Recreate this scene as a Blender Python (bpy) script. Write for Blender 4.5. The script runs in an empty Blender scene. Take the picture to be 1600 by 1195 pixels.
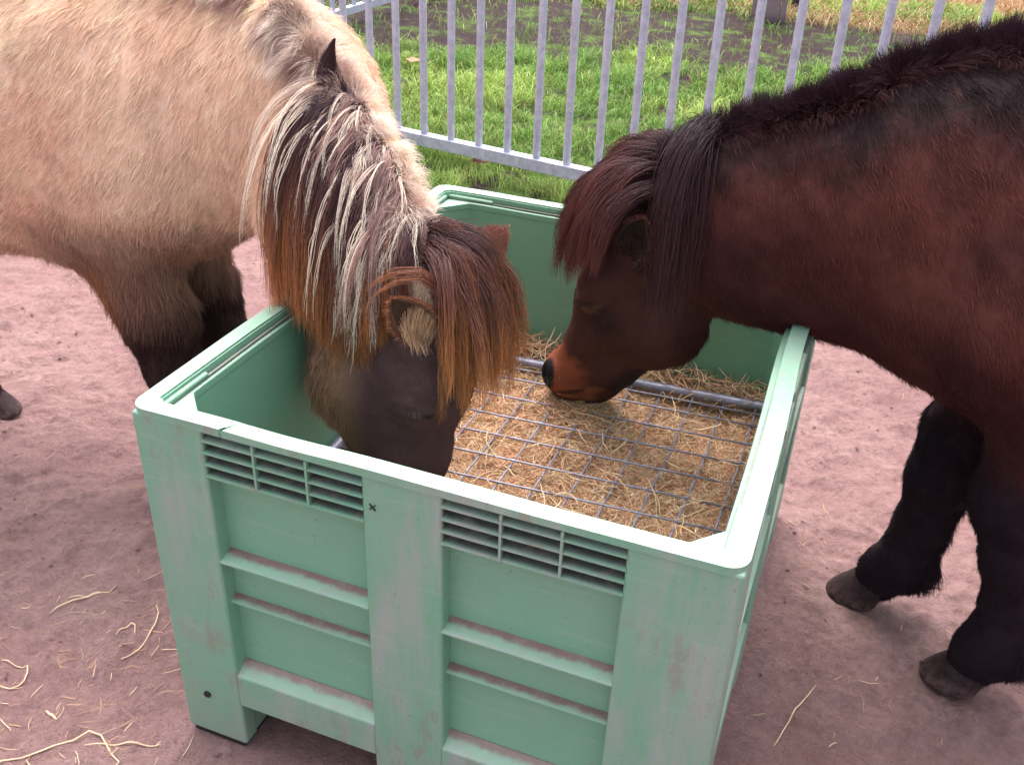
import bpy, bmesh, math, random
import numpy as np
from mathutils import Vector, Matrix

rng = np.random.default_rng(7)
random.seed(7)
SC = bpy.context.scene
COL = SC.collection
DETAIL = 1.0        # scales the number of hairs and straws

# ------------------------------------------------------------------ camera
cam_d = bpy.data.cameras.new('camera')
cam = bpy.data.objects.new('camera', cam_d)
COL.objects.link(cam)
_r = Vector((0.9310027536, 0.3633890130, 0.0343845597))
_u = Vector((-0.2120297568, 0.4617214064, 0.8613110501))
_f = Vector((-0.2971148852, 0.8091735092, -0.5069131848))
M = Matrix((( _r[0], _u[0], -_f[0], 1.0436), (_r[1], _u[1], -_f[1], -1.0457), (_r[2], _u[2], -_f[2], 1.6208), (0, 0, 0, 1)))
cam.matrix_world = M
cam_d.sensor_width = 36.0
cam_d.lens = 34.662
cam_d.clip_start = 0.05
cam_d.clip_end = 500.0
SC.camera = cam

# ------------------------------------------------------------------ light
SUN_EL, SUN_AZ = math.radians(66), math.radians(-22)      # azimuth measured from +y towards +x
w = bpy.data.worlds.new('World'); SC.world = w; w.use_nodes = True
nt = w.node_tree; nt.nodes.clear()
out = nt.nodes.new('ShaderNodeOutputWorld'); bg = nt.nodes.new('ShaderNodeBackground')
sky = nt.nodes.new('ShaderNodeTexSky'); sky.sky_type = 'NISHITA'; sky.sun_disc = False
sky.sun_elevation = SUN_EL; sky.sun_rotation = SUN_AZ; sky.dust_density = 6.0; sky.air_density = 1.0; sky.ozone_density = 1.0
hs = nt.nodes.new('ShaderNodeHueSaturation'); hs.inputs['Saturation'].default_value = .42      # a veiled, almost overcast sky
nt.links.new(sky.outputs[0], hs.inputs['Color']); nt.links.new(hs.outputs[0], bg.inputs[0]); nt.links.new(bg.outputs[0], out.inputs[0])
bg.inputs[1].default_value = 0.15
sd = bpy.data.lights.new('sun', 'SUN'); sd.energy = 0.85; sd.angle = math.radians(80); sd.color = (1.0, 0.94, 0.91)
sun = bpy.data.objects.new('sun', sd); COL.objects.link(sun)
sdir = Vector((math.sin(SUN_AZ) * math.cos(SUN_EL), math.cos(SUN_AZ) * math.cos(SUN_EL), math.sin(SUN_EL)))
sun.rotation_euler = (-sdir).to_track_quat('-Z', 'Y').to_euler()
SC.view_settings.view_transform = 'Standard'; SC.view_settings.look = 'None'
SC.view_settings.exposure = 1.58; SC.view_settings.gamma = 1.0; SC.view_settings.use_curve_mapping = False
SC.render.engine = 'CYCLES'
SC.cycles.use_denoising = True
SC.cycles.max_bounces = 6; SC.cycles.diffuse_bounces = 3; SC.cycles.transparent_max_bounces = 4
SC.cycles_curves.shape = 'RIBBONS'; SC.cycles_curves.subdivisions = 2

# ------------------------------------------------------------------ helpers
def tag(o, label=None, cat=None, group=None, kind=None):
    if label: o['label'] = label
    if cat: o['category'] = cat
    if group: o['group'] = group
    if kind: o['kind'] = kind
    return o

def empty(name, loc, **k):
    o = bpy.data.objects.new(name, None); o.location = loc; COL.objects.link(o); o.empty_display_size = .1
    return tag(o, **k)

def link(name, data, parent=None, mat=None):
    o = bpy.data.objects.new(name, data); COL.objects.link(o)
    if mat is not None:
        data.materials.append(mat)
    if parent is not None:
        o.parent = parent
        o.matrix_parent_inverse = Matrix.Translation(-Vector(parent.location))
    return o

def mesh_np(name, v, f, smooth=True):
    me = bpy.data.meshes.new(name)
    me.from_pydata(np.asarray(v, float).tolist(), [], np.asarray(f).tolist() if not isinstance(f, list) else f)
    if smooth: me.polygons.foreach_set('use_smooth', np.ones(len(me.polygons), bool))
    me.update()
    return me

def hash3(ix, iy, iz):
    n = (ix * 374761393 + iy * 668265263 + iz * 1442695041) & 0xffffffff
    n = ((n ^ (n >> 13)) * 1274126177) & 0xffffffff
    n = n ^ (n >> 16)
    return (n & 0xffff) / 65535.0

def vnoise(p):
    p = np.asarray(p, float); i = np.floor(p).astype(np.int64); f = p - i; f = f * f * (3 - 2 * f)
    r = 0
    for dx in (0, 1):
        for dy in (0, 1):
            for dz in (0, 1):
                wgt = (f[:, 0] if dx else 1 - f[:, 0]) * (f[:, 1] if dy else 1 - f[:, 1]) * (f[:, 2] if dz else 1 - f[:, 2])
                r = r + wgt * hash3(i[:, 0] + dx, i[:, 1] + dy, i[:, 2] + dz)
    return r

def fbm(p, octv=4):
    s, a, t = 0, 1.0, 0
    p = np.asarray(p, float).copy()
    for _ in range(octv):
        s = s + a * vnoise(p); t += a; a *= .5; p = p * 2.03 + 17.1
    return s / t

def nrm(v):
    v = np.asarray(v, float)
    return v / np.maximum(np.linalg.norm(v, axis=-1, keepdims=True), 1e-9)

def smooth(x, a, b):
    t = np.clip((x - a) / (b - a), 0, 1); return t * t * (3 - 2 * t)

# ------------------------------------------------------------------ material helpers
class NT:
    def __init__(s, name):
        s.m = bpy.data.materials.new(name); s.m.use_nodes = True; s.t = s.m.node_tree; s.t.nodes.clear()
        s.out = s.n('ShaderNodeOutputMaterial'); s.b = s.n('ShaderNodeBsdfPrincipled'); s.l(s.b.outputs[0], s.out.inputs[0])
    def n(s, t, **k):
        x = s.t.nodes.new(t)
        for a, v in k.items(): setattr(x, a, v)
        return x
    def l(s, a, b): s.t.links.new(a, b)
    def noise(s, scale, detail=4, rough=.6, vec=None, dist=0.0, map_scale=None):
        x = s.n('ShaderNodeTexNoise'); x.inputs['Scale'].default_value = scale; x.inputs['Detail'].default_value = detail
        x.inputs['Roughness'].default_value = rough; x.inputs['Distortion'].default_value = dist
        if vec is None: vec = s.pos()
        if map_scale:
            mp = s.n('ShaderNodeMapping'); mp.inputs['Scale'].default_value = map_scale; s.l(vec, mp.inputs[0]); vec = mp.outputs[0]
        s.l(vec, x.inputs['Vector']); return x.outputs['Fac']
    def pos(s):
        if not hasattr(s, '_p'): s._p = s.n('ShaderNodeNewGeometry')
        return s._p.outputs['Position']
    def normal(s):
        s.pos(); return s._p.outputs['Normal']
    def xyz(s, v):
        x = s.n('ShaderNodeSeparateXYZ'); s.l(v, x.inputs[0]); return x.outputs
    def ramp(s, fac, stops, interp='LINEAR'):
        x = s.n('ShaderNodeValToRGB'); x.color_ramp.interpolation = interp
        e = x.color_ramp.elements
        while len(e) < len(stops): e.new(.5)
        for i, (p, c) in enumerate(stops):
            e[i].position = p; e[i].color = (c, c, c, 1) if isinstance(c, (int, float)) else (*c, 1)
        s.l(fac, x.inputs[0]); return x.outputs[0]
    def mix(s, fac, a, b, mode='MIX'):
        x = s.n('ShaderNodeMix', data_type='RGBA', blend_type=mode)
        for v, i in ((fac, 0), (a, 6), (b, 7)):
            if isinstance(v, (int, float)): x.inputs[i].default_value = v
            elif isinstance(v, tuple): x.inputs[i].default_value = (*v, 1)
            else: s.l(v, x.inputs[i])
        return x.outputs[2]
    def math(s, op, a, b=None, c=None):
        x = s.n('ShaderNodeMath', operation=op)
        for i, v in enumerate((a, b, c)):
            if v is None: continue
            if isinstance(v, (int, float)): x.inputs[i].default_value = v
            else: s.l(v, x.inputs[i])
        return x.outputs[0]
    def bump(s, h, strength=.3, dist=.01, prev=None):
        x = s.n('ShaderNodeBump'); x.inputs['Strength'].default_value = strength; x.inputs['Distance'].default_value = dist
        s.l(h, x.inputs['Height'])
        if prev is not None: s.l(prev, x.inputs['Normal'])
        return x.outputs[0]
    def set(s, **k):
        for a, v in k.items():
            i = s.b.inputs[a.replace('_', ' ')]
            if isinstance(v, (int, float)): i.default_value = v
            elif isinstance(v, tuple): i.default_value = (*v, 1)
            else: s.l(v, i)
        return s.m

def mat_plastic():
    s = NT('mint_plastic')
    p = s.pos(); x, y, z = s.xyz(p); nz = s.xyz(s.normal())[2]
    base = s.mix(s.noise(3.0, 3), (.150, .350, .235), (.195, .405, .280))
    base = s.mix(s.math('MULTIPLY', s.ramp(s.noise(40, 5, .7), [(.45, 0), (.75, 1)]), .25), base, (.18, .40, .26))
    # grey lilac scuffs, stretched along the height
    sc = s.noise(14, 6, .72, map_scale=(1, 1, .16))
    big = s.noise(3.2, 4, .6, map_scale=(1, 1, .35))
    d_ = s.math('MINIMUM', s.math('MINIMUM', x, s.math('SUBTRACT', 1.0, x)), s.math('MINIMUM', y, s.math('SUBTRACT', 1.2, y)))   # depth behind the outer faces
    outer_ = s.ramp(d_, [(.004, 1), (.012, .12)])
    m1 = s.math('MULTIPLY', s.math('MULTIPLY', s.ramp(sc, [(.38, 0), (.60, 1)]), s.ramp(big, [(.44, .0), (.56, 1)])), outer_)
    base = s.mix(s.math('MULTIPLY', m1, .62), base, (.38, .35, .37))
    br = s.math('MULTIPLY', s.math('MULTIPLY', s.ramp(s.noise(24, 6, .75, map_scale=(1, 1, .4)), [(.50, 0), (.60, 1)]), s.ramp(s.noise(3.1, 3, .5), [(.46, 0), (.54, 1)])), outer_)
    base = s.mix(s.math('MULTIPLY', br, .48), base, (.26, .19, .17))
    # scratches
    scr = s.ramp(s.noise(60, 2, .5, map_scale=(.12, .12, 1.4), dist=.6), [(.60, 0), (.66, 1)])
    base = s.mix(s.math("MULTIPLY", scr, .08), base, (.48, .52, .47))
    sp = s.ramp(s.noise(130, 2, .5), [(.70, 0), (.74, 1)])
    base = s.mix(s.math('MULTIPLY', sp, .55), base, (.13, .17, .12))
    # upward faces of the recesses paler, with dirt towards the back
    up = s.ramp(nz, [(.55, 0), (.85, 1)])
    low = s.ramp(z, [(.64, 1), (.65, 0)])
    base = s.mix(s.math('MULTIPLY', s.math('MULTIPLY', up, low), .45), base, (.40, .52, .42))
    din = s.math('ADD', d_, s.math('MULTIPLY', s.math('SUBTRACT', s.noise(30, 5, .7), .5), .022))
    dm = s.math('MULTIPLY', s.math('MULTIPLY', up, low), s.ramp(din, [(.0175, 0), (.0245, 1)]))
    base = s.mix(s.math('MULTIPLY', dm, .88), base, (.23, .105, .10))
    # colour darkens towards the back inside the louvres
    vent_dark = s.math('MULTIPLY', s.math('MULTIPLY', s.ramp(s.math('ADD', d_, s.math('MULTIPLY', s.noise(40, 4, .7), .008)), [(.004, 0), (.017, 1)]), s.ramp(s.math('ABSOLUTE', s.math('SUBTRACT', z, .70)), [(.043, 1), (.046, 0)])), s.ramp(d_, [(.0405, 1), (.041, 0)]))
    vent_dark = s.math('MULTIPLY', vent_dark, s.ramp(d_, [(.0025, 0), (.006, 1)]))
    base = s.mix(s.math('MULTIPLY', vent_dark, .88), base, (.085, .058, .062))
    # faint dirt film on rims
    rim = s.math('MULTIPLY', up, s.ramp(s.noise(34, 6, .75), [(.47, 0), (.66, 1)]))
    base = s.mix(s.math('MULTIPLY', rim, .45), base, (.36, .30, .28))
    top_glare = s.math('MULTIPLY', up, s.ramp(z, [(.728, 0), (.732, 1)]))
    base = s.mix(s.math('MULTIPLY', top_glare, .28), base, (.50, .62, .52))     # overexposed look of the rim tops painted into the colour
    # splashed dirt near the ground
    lowd = s.math('MULTIPLY', s.ramp(z, [(0.0, 1), (.22, 0)]), s.ramp(s.noise(18, 5, .7), [(.3, .2), (.7, 1)]))
    base = s.mix(s.math('MULTIPLY', lowd, .55), base, (.36, .25, .25))
    h = s.noise(22, 4, .6); h2 = s.noise(170, 3, .6)
    b = s.bump(h2, .12, .002, s.bump(h, .25, .004))
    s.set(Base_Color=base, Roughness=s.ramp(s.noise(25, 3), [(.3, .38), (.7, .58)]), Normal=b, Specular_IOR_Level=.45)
    return s.m

def mat_metal(name, c1, c2, rough=.5, metallic=.35):
    s = NT(name)
    c = s.mix(s.ramp(s.noise(28, 6, .75), [(.3, 0), (.7, 1)]), c1, c2)
    c = s.mix(s.ramp(s.noise(7, 6, .7, map_scale=(1, 1, .3)), [(.56, 0), (.72, .45)]), c, (.24, .20, .22))
    sp = s.ramp(s.noise(120, 3, .6), [(.6, 0), (.72, 1)])
    c = s.mix(s.math('MULTIPLY', sp, .5), c, tuple(min(1, v * 1.35) for v in c2))
    s.set(Base_Color=c, Metallic=metallic, Roughness=s.ramp(s.noise(60, 4), [(.3, rough - .1), (.7, rough + .12)]), Normal=s.bump(s.noise(90, 4), .15, .002))
    return s.m

def mat_attr(name, attr='tint', rough=.55, spec=.3, bump=0, var=0):
    s = NT(name)
    a = s.n('ShaderNodeAttribute'); a.attribute_name = attr
    c = a.outputs['Color']
    if var:
        c = s.mix(var, c, s.mix(s.noise(60, 4, .7), (.45, .45, .45), (1.5, 1.5, 1.5)), 'MULTIPLY')
    s.set(Base_Color=c, Roughness=rough, Specular_IOR_Level=spec)
    if bump: s.set(Normal=s.bump(s.noise(220, 4, .7), bump, .004))
    return s.m

def mat_simple(name, col, rough=.5, spec=.5, bump=0, bscale=80, col2=None, nscale=30):
    s = NT(name)
    c = s.mix(s.noise(nscale, 5, .65), col, col2 or tuple(v * .6 for v in col))
    s.set(Base_Color=c, Roughness=rough, Specular_IOR_Level=spec)
    if bump: s.set(Normal=s.bump(s.noise(bscale, 5, .7), bump, .006))
    return s.m

def mat_ground():
    s = NT('sandy_ground')
    p = s.pos(); x, y, z = s.xyz(p)
    sand = s.mix(s.ramp(s.noise(1.7, 5, .65), [(.35, 0), (.65, 1)]), (.46, .262, .252), (.58, .368, .345))
    sand = s.mix(s.math('MULTIPLY', s.ramp(s.noise(7, 6, .72, dist=.4), [(.42, 0), (.68, 1)]), .5), sand, (.27, .135, .145))
    sand = s.mix(s.math('MULTIPLY', s.ramp(s.noise(55, 5, .75), [(.42, 0), (.68, 1)]), .5), sand, (.27, .145, .15))
    sand = s.mix(s.ramp(s.noise(240, 2, .5), [(.70, 0), (.76, 1)]), sand, (.17, .10, .10))
    soil = s.mix(s.noise(9, 6, .75), (.020, .010, .012), (.085, .046, .052))
    turf = s.mix(s.noise(14, 5, .7), (.07, .14, .022), (.16, .25, .05))
    dry = s.mix(s.noise(12, 6, .7), (.30, .15, .075), (.46, .29, .16))
    # distance past the grass edge (a line running parallel to the fence)
    e = s.math('ADD', s.math('ADD', y, s.math('MULTIPLY', x, .17)), s.math('MULTIPLY', s.noise(2.2, 4, .6), .9))
    c = s.mix(s.ramp(s.math('SUBTRACT', e, 3.02), [(0, 0), (.32, 1)]), sand, s.mix(s.ramp(s.noise(5, 5, .7), [(.40, 0), (.55, 1)]), soil, turf))
    e2 = s.math('ADD', s.math('SUBTRACT', y, s.math('MULTIPLY', x, .10)), s.math('MULTIPLY', s.noise(1.1, 4, .6), 1.6))
    c = s.mix(s.ramp(s.math('SUBTRACT', e2, 6.4), [(0, 0), (.5, 1)]), c, s.mix(s.ramp(s.noise(3.5, 5, .7), [(.5, 0), (.66, 1)]), soil, turf))
    e3 = s.math('ADD', s.math('MINIMUM', s.math('SUBTRACT', y, 8.55), s.math('MULTIPLY', s.math('ADD', x, 1.5), 1.3)), s.math('MULTIPLY', s.math('SUBTRACT', s.noise(1.3, 4, .6), .5), 2.0))
    c = s.mix(s.ramp(e3, [(0, 0), (.6, 1)]), c, dry)
    h = s.noise(38, 7, .78, dist=.3); h2 = s.noise(200, 3, .7)
    s.set(Base_Color=c, Roughness=.92, Specular_IOR_Level=.2, Normal=s.bump(h2, .6, .005, s.bump(h, 1.0, .034)))
    return s.m

M_PLASTIC = mat_plastic()
M_GALV = mat_metal('galvanised_steel', (.33, .34, .45), (.58, .59, .72), .50, .15)
M_WIRE = mat_metal('dull_wire', (.17, .165, .22), (.34, .335, .43), .42, .35)
M_COAT = mat_attr('coat_skin', rough=.75, spec=.15, bump=.5, var=.5)
M_HAIR = mat_attr('hair', rough=.5, spec=.22)
M_FUR = mat_attr('coat_fur', rough=.7, spec=.12)
M_STRAW = mat_attr('straw', rough=.6, spec=.3)
M_GRASS = mat_attr('grass_blades', rough=.5, spec=.35)
M_HOOF = mat_simple('hoof_horn', (.11, .065, .06), .55, .4, .3, 60, (.045, .026, .026))
_s = NT('hoof_ringed'); _z = _s.xyz(_s.pos())[2]
_r = _s.math('SINE', _s.math('ADD', _s.math('MULTIPLY', _z, 480), _s.math('MULTIPLY', _s.noise(20, 3), 9)))
_c = _s.mix(_s.ramp(_s.noise(45, 5, .7), [(.35, 0), (.65, 1)]), (.016, .008, .010), (.045, .024, .026))
_c = _s.mix(_s.math('MULTIPLY', _s.ramp(_z, [(.004, 1), (.035, 0)]), _s.ramp(_s.noise(60, 5, .7), [(.4, .1), (.6, .9)])), _c, (.14, .085, .082))
_s.set(Base_Color=_c, Roughness=.65, Specular_IOR_Level=.2, Normal=_s.bump(_r, .05, .001, _s.bump(_s.noise(80, 5, .7), .5, .004)))
M_HOOF = _s.m
M_EYE = mat_simple('eye_dark', (.012, .007, .006), .12, .6)
M_DARK = mat_simple('dark_rubber', (.03, .026, .03), .7, .3, .2)
M_HAYBASE = mat_simple('hay_mass', (.30, .17, .10), .85, .2, .8, 90, (.14, .07, .04), 60)  # darker than the straws: shade of the gaps put into its colour
M_WOODPOST = mat_simple('weathered_wood', (.34, .26, .28), .85, .2, .6, 30, (.20, .14, .155), 14)
M_LEAF = mat_simple('dead_leaf', (.42, .20, .13), .7, .3, .3, 60, (.28, .12, .08))
M_GROUND = mat_ground()
M_OBJ = M_PLASTIC

# ------------------------------------------------------------------ hair curve objects
def hair_object(name, P, R, C, mat, parent=None):
    """P (n,k,3) points, R (n,k) radii, C (n,k,3) linear colours"""
    n, k, _ = P.shape
    cu = bpy.data.hair_curves.new(name)
    cu.add_curves([k] * n)
    off = np.zeros(3)
    cu.attributes['position'].data.foreach_set('vector', (P.reshape(-1, 3)).astype(np.float32).ravel())
    ra = cu.attributes.get('radius') or cu.attributes.new('radius', 'FLOAT', 'POINT')
    ra.data.foreach_set('value', R.astype(np.float32).ravel())
    ca = cu.attributes.new('tint', 'FLOAT_COLOR', 'POINT')
    c4 = np.ones((n * k, 4), np.float32); c4[:, :3] = np.clip(C, 0, 1).reshape(-1, 3)
    ca.data.foreach_set('color', c4.ravel())
    return link(name, cu, parent, mat)

# ------------------------------------------------------------------ ground
def axis(core0, core1, step, far, grow=1.18):
    a = list(np.arange(core0, core1 + step / 2, step)); s = step
    x = core1
    while x < far: s *= grow; x += s; a.append(x)
    x = core0; s = step
    while x > -far: s *= grow; x -= s; a.insert(0, x)
    return np.array(a)

HOOFPRINTS = [(-.75, .35, .6), (-.95, 1.2, .2), (-.62, .05, 1.0), (1.6, 1.6, .3), (1.45, 1.35, 1.2), (1.75, 2.0, .1), (1.5, .35, .5), (-.9, .8, 2.0),
              (-1.4, 1.5, .9), (-.35, .1, .3), (1.35, 1.75, 2.1), (1.3, .5, 1.4), (-1.3, 1.05, 1.5), (-.5, .5, .9), (1.15, 1.5, .7)]
def hash_r(p): return fbm(p * 14 + 40, 2)
def ground_z(x, y):
    p = np.stack([x, y, np.zeros_like(x)], -1)
    core = np.exp(-((np.maximum(0, np.abs(x) - 3.5)) ** 2 + (np.maximum(0, np.abs(y - 1.5) - 3.5)) ** 2))
    z = (fbm(p * 2.2, 4) - .5) * .045 + (fbm(p * 9, 3) - .5) * .024 + (np.abs(fbm(p * 15 + 3, 4) - .5) - .1) * .042 + (fbm(p * 40 + 5, 3) - .5) * .022
    z *= core
    for hx, hy, a in HOOFPRINTS:
        dx = (x - hx) * math.cos(a) + (y - hy) * math.sin(a); dy = -(x - hx) * math.sin(a) + (y - hy) * math.cos(a)
        r = np.sqrt((dx / .065) ** 2 + (dy / .055) ** 2)
        z += (-.011 * np.exp(-r ** 4) + .004 * np.exp(-((r - 1.3) / .28) ** 2)) * (.5 + hash_r(p))
    # pressed flat where the crate and the hooves stand
    inside = (smooth(x, -.12, .0) * smooth(-x, -1.12, -1.0) * smooth(y, -.12, 0) * smooth(-y, -1.32, -1.2))
    z = z * (1 - inside) + (-.004) * inside
    return z
gx = axis(-1.6, 2.3, .014, 90, 1.10); gy = axis(-.5, 2.8, .014, 120, 1.10)
X, Y = np.meshgrid(gx, gy)
Z = ground_z(X.ravel(), Y.ravel())
V = np.stack([X.ravel(), Y.ravel(), Z], -1)
nx, ny = len(gx), len(gy)
i = (np.arange(ny - 1)[:, None] * nx + np.arange(nx - 1)[None]).ravel()
F = np.stack([i, i + 1, i + nx + 1, i + nx], -1)
g = link('ground', mesh_np('ground', V, F), None, M_GROUND); tag(g, kind='structure')

def crumbs(n):
    x = rng.uniform(-1.7, 2.4, n); y = rng.uniform(-.5, 2.8, n); m_ = fbm(np.stack([x, y, x * 0 + 12], -1) * 2.4, 3) + rng.random(n) * .35 > .66
    m_ &= ~((x > -.01) & (x < 1.01) & (y > -.01) & (y < 1.21)); x, y = x[m_], y[m_]; n = len(x)
    s_ = .0010 + .0045 * rng.random(n) ** 5
    base = np.array([(1, 0, 0), (0, 1, 0), (-1, 0, 0), (0, -1, 0), (.1, .1, .9), (0, 0, -1), (.7, .65, .35), (-.65, .6, .4), (-.6, -.7, .3), (.65, -.62, .42)], float)
    tri = np.array([(0, 6, 4), (6, 1, 4), (1, 7, 4), (7, 2, 4), (2, 8, 4), (8, 3, 4), (3, 9, 4), (9, 0, 4), (0, 5, 1), (1, 5, 2), (2, 5, 3), (3, 5, 0), (0, 1, 6), (1, 2, 7), (2, 3, 8), (3, 0, 9)])
    V_ = base[None] * s_[:, None, None] * rng.uniform(.6, 1.4, (n, 10, 3)) + np.stack([x, y, ground_z(x, y) + s_ * .3], -1)[:, None]
    F_ = tri[None] + (np.arange(n) * 10)[:, None, None]
    o = link('soil_crumbs', mesh_np('soil_crumbs', V_.reshape(-1, 3), F_.reshape(-1, 3)), None, M_GROUND); tag(o, kind='stuff')
crumbs(9000)

# ------------------------------------------------------------------ grass beyond the fence
def make_grass(n):
    x = rng.uniform(-6.5, 5, n * 3); y = 2.55 + (rng.random(n * 3) ** 1.4) * 7.4
    e = y + .17 * x; nz = fbm(np.stack([x, y, x * 0], -1) * 2.3, 3)
    soil = smooth(y - .10 * x + 1.6 * (fbm(np.stack([x, y, x * 0 + 3], -1) * 1.2, 3)), 6.9, 7.4) * (1 - smooth(y - .2 * x + fbm(np.stack([x, y, x * 0 + 3], -1) * .9, 2), 8.9, 9.5) * .75)
    keep = (e + (nz - .5) * 1.1 > 3.0) & (rng.random(n * 3) > soil * .97) & (fbm(np.stack([x, y, x * 0 + 30], -1) * 3.1, 3) + rng.random(n * 3) * .34 > .53)
    x, y = x[keep][:n], y[keep][:n]; n = len(x)
    tuft = fbm(np.stack([x, y, x * 0 + 9], -1) * 5.5, 3)
    L = (.035 + .085 * smooth(tuft, .35, .7)) * rng.uniform(.6, 1.3, n)
    a = rng.uniform(0, 2 * np.pi, n); lean = rng.uniform(.1, .9, n)
    k = 4; t = np.linspace(0, 1, k)[None, :, None]
    d = np.stack([np.cos(a), np.sin(a), a * 0], -1)[:, None, :] * (lean * L)[:, None, None]
    P = np.stack([x, y, ground_z(x, y) - .005], -1)[:, None, :] + d * t ** 2 + np.array([0, 0, 1.]) * L[:, None, None] * (t - .25 * t ** 3 * lean[:, None, None])
    R = np.repeat(np.linspace(1, .25, k)[None], n, 0) * (.0016 + .0005 * (y[:, None] - 3))
    hue = fbm(np.stack([x, y, x * 0 + 5], -1) * 1.6, 3)[:, None]; r = rng.random((n, 1))
    hue = smooth(hue, .3, .7) * .8 + .2 * r; c = np.array([.17, .32, .07]) * (1 - hue) + np.array([.43, .56, .15]) * hue
    c = c * (.65 + .7 * r)
    dry = (rng.random((n, 1)) < .10); c = np.where(dry, np.array([.42, .34, .15]), c)
    C = np.repeat(c[:, None, :], k, 1) * np.linspace(.75, 1.2, k)[None, :, None]
    o = hair_object('grass', P, R, C, M_GRASS); tag(o, kind='stuff')
    # rusty dry grass further back
    m = 26000
    x = rng.uniform(-3, 6, m); y = rng.uniform(8.3, 14, m)
    nz = fbm(np.stack([x, y, x * 0 + 2], -1) * 1.3, 3)
    keep = np.minimum(y - 8.65, (x + 1.5) * 1.3) + (nz - .5) * 2.0 + rng.random(m) * .4 > .25
    x, y = x[keep], y[keep]; m = len(x)
    a = rng.uniform(0, 2 * np.pi, m); L = rng.uniform(.06, .16, m); k = 3; t = np.linspace(0, 1, k)[None, :, None]
    d = np.stack([np.cos(a), np.sin(a), a * 0], -1)[:, None, :] * (.8 * L)[:, None, None]
    P = np.stack([x, y, a * 0 - .01], -1)[:, None, :] + d * t ** 2 + np.array([0, 0, .75]) * L[:, None, None] * t
    R = np.repeat(np.linspace(1, .3, k)[None], m, 0) * .005
    r = rng.random((m, 1)); c = np.array([.42, .22, .10]) * r + np.array([.55, .40, .23]) * (1 - r)
    C = np.repeat(c[:, None, :], k, 1)
    o = hair_object('dry_grass', P, R, C, M_GRASS); tag(o, kind='stuff')
make_grass(int(190000 * DETAIL))

# ------------------------------------------------------------------ fence
class MB:
    def __init__(s): s.v = []; s.f = []
    def box(s, x0, x1, y0, y1, z0, z1, fn=None):
        b = len(s.v)
        for zz in (z0, z1):
            for xx, yy in ((x0, y0), (x1, y0), (x1, y1), (x0, y1)): s.v.append((xx, yy, zz))
        s.f += [(b, b + 3, b + 2, b + 1), (b + 4, b + 5, b + 6, b + 7), (b, b + 1, b + 5, b + 4), (b + 1, b + 2, b + 6, b + 5), (b + 2, b + 3, b + 7, b + 6), (b + 3, b, b + 4, b + 7)]
        return b
    def prism(s, poly, axis, a, bb):
        """poly: list of 2-D points, extruded along axis index from a to bb"""
        b = len(s.v); n = len(poly)
        for c in (a, bb):
            for p in poly:
                q = list(p); q.insert(axis, c); s.v.append(tuple(q))
        s.f += [tuple(range(b, b + n))[::-1], tuple(range(b + n, b + 2 * n))]
        for i in range(n): s.f.append((b + i, b + (i + 1) % n, b + n + (i + 1) % n, b + n + i))
    def tube(s, pts, r, seg=10, cap=True):
        pts = [Vector(p) for p in pts]; b = len(s.v); n = len(pts)
        rr = r if isinstance(r, (list, tuple)) else [r] * n
        up = Vector((0, 0, 1))
        for i, p in enumerate(pts):
            t = (pts[min(i + 1, n - 1)] - pts[max(i - 1, 0)]).normalized()
            q = up if abs(t.z) < .95 else Vector((1, 0, 0))
            a = t.cross(q).normalized(); c = t.cross(a)
            for j in range(seg):
                th = 2 * math.pi * j / seg; s.v.append(tuple(p + (a * math.cos(th) + c * math.sin(th)) * rr[i]))
        for i in range(n - 1):
            for j in range(seg):
                s.f.append((b + i * seg + j, b + i * seg + (j + 1) % seg, b + (i + 1) * seg + (j + 1) % seg, b + (i + 1) * seg + j))
        if cap:
            s.f.append(tuple(range(b, b + seg))[::-1]); s.f.append(tuple(range(b + (n - 1) * seg, b + n * seg)))
    def build(s, name, mat, parent=None, smooth_=False, bevel=0, seg=2, xf=None):
        me = bpy.data.meshes.new(name)
        vs = [tuple(xf @ Vector(v)) for v in s.v] if xf is not None else s.v
        me.from_pydata(vs, [], s.f); me.update()
        bm = bmesh.new(); bm.from_mesh(me); bmesh.ops.recalc_face_normals(bm, faces=bm.faces); bm.to_mesh(me); bm.free()
        if smooth_ or bevel: me.polygons.foreach_set('use_smooth', np.ones(len(me.polygons), bool))
        o = link(name, me, parent, mat)
        if bevel:
            m = o.modifiers.new('b', 'BEVEL'); m.width = bevel; m.segments = seg; m.limit_method = 'ANGLE'; m.angle_limit = math.radians(35); m.harden_normals = True
        return o

def fence(p0, p1, first, label, nbar=None, spacing=.1645, zb=.09, zt=1.25):
    p0 = Vector((*p0, 0)); p1 = Vector((*p1, 0)); d = (p1 - p0); Ln = d.length; ang = math.atan2(d.y, d.x)
    xf = Matrix.Translation(p0) @ Matrix.Rotation(ang, 4, 'Z')
    root = empty('metal_fence', p0, label=label, cat='fence', group='galvanised fence panels')
    m = MB(); m.box(0, Ln, -.030, .030, zb, zb + .060); m.build('bottom_rail', M_GALV, root, bevel=.004, xf=xf)
    m = MB(); m.box(0, Ln, -.025, .025, zt, zt + .05); m.build('top_rail', M_GALV, root, bevel=.004, xf=xf)
    x = first
    while x < Ln - .05:
        m = MB(); m.tube([(x, 0, zb + .06), (x, 0, zt)], .0185, 12, False); m.build('bar', M_GALV, root, smooth_=True, xf=xf)
        x += spacing
    for x in (0, Ln):
        m = MB(); m.box(x - .03, x + .03, -.031, .031, 0, zt + .06); m.build('post', M_GALV, root, bevel=.004, xf=xf)
    return root
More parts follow.
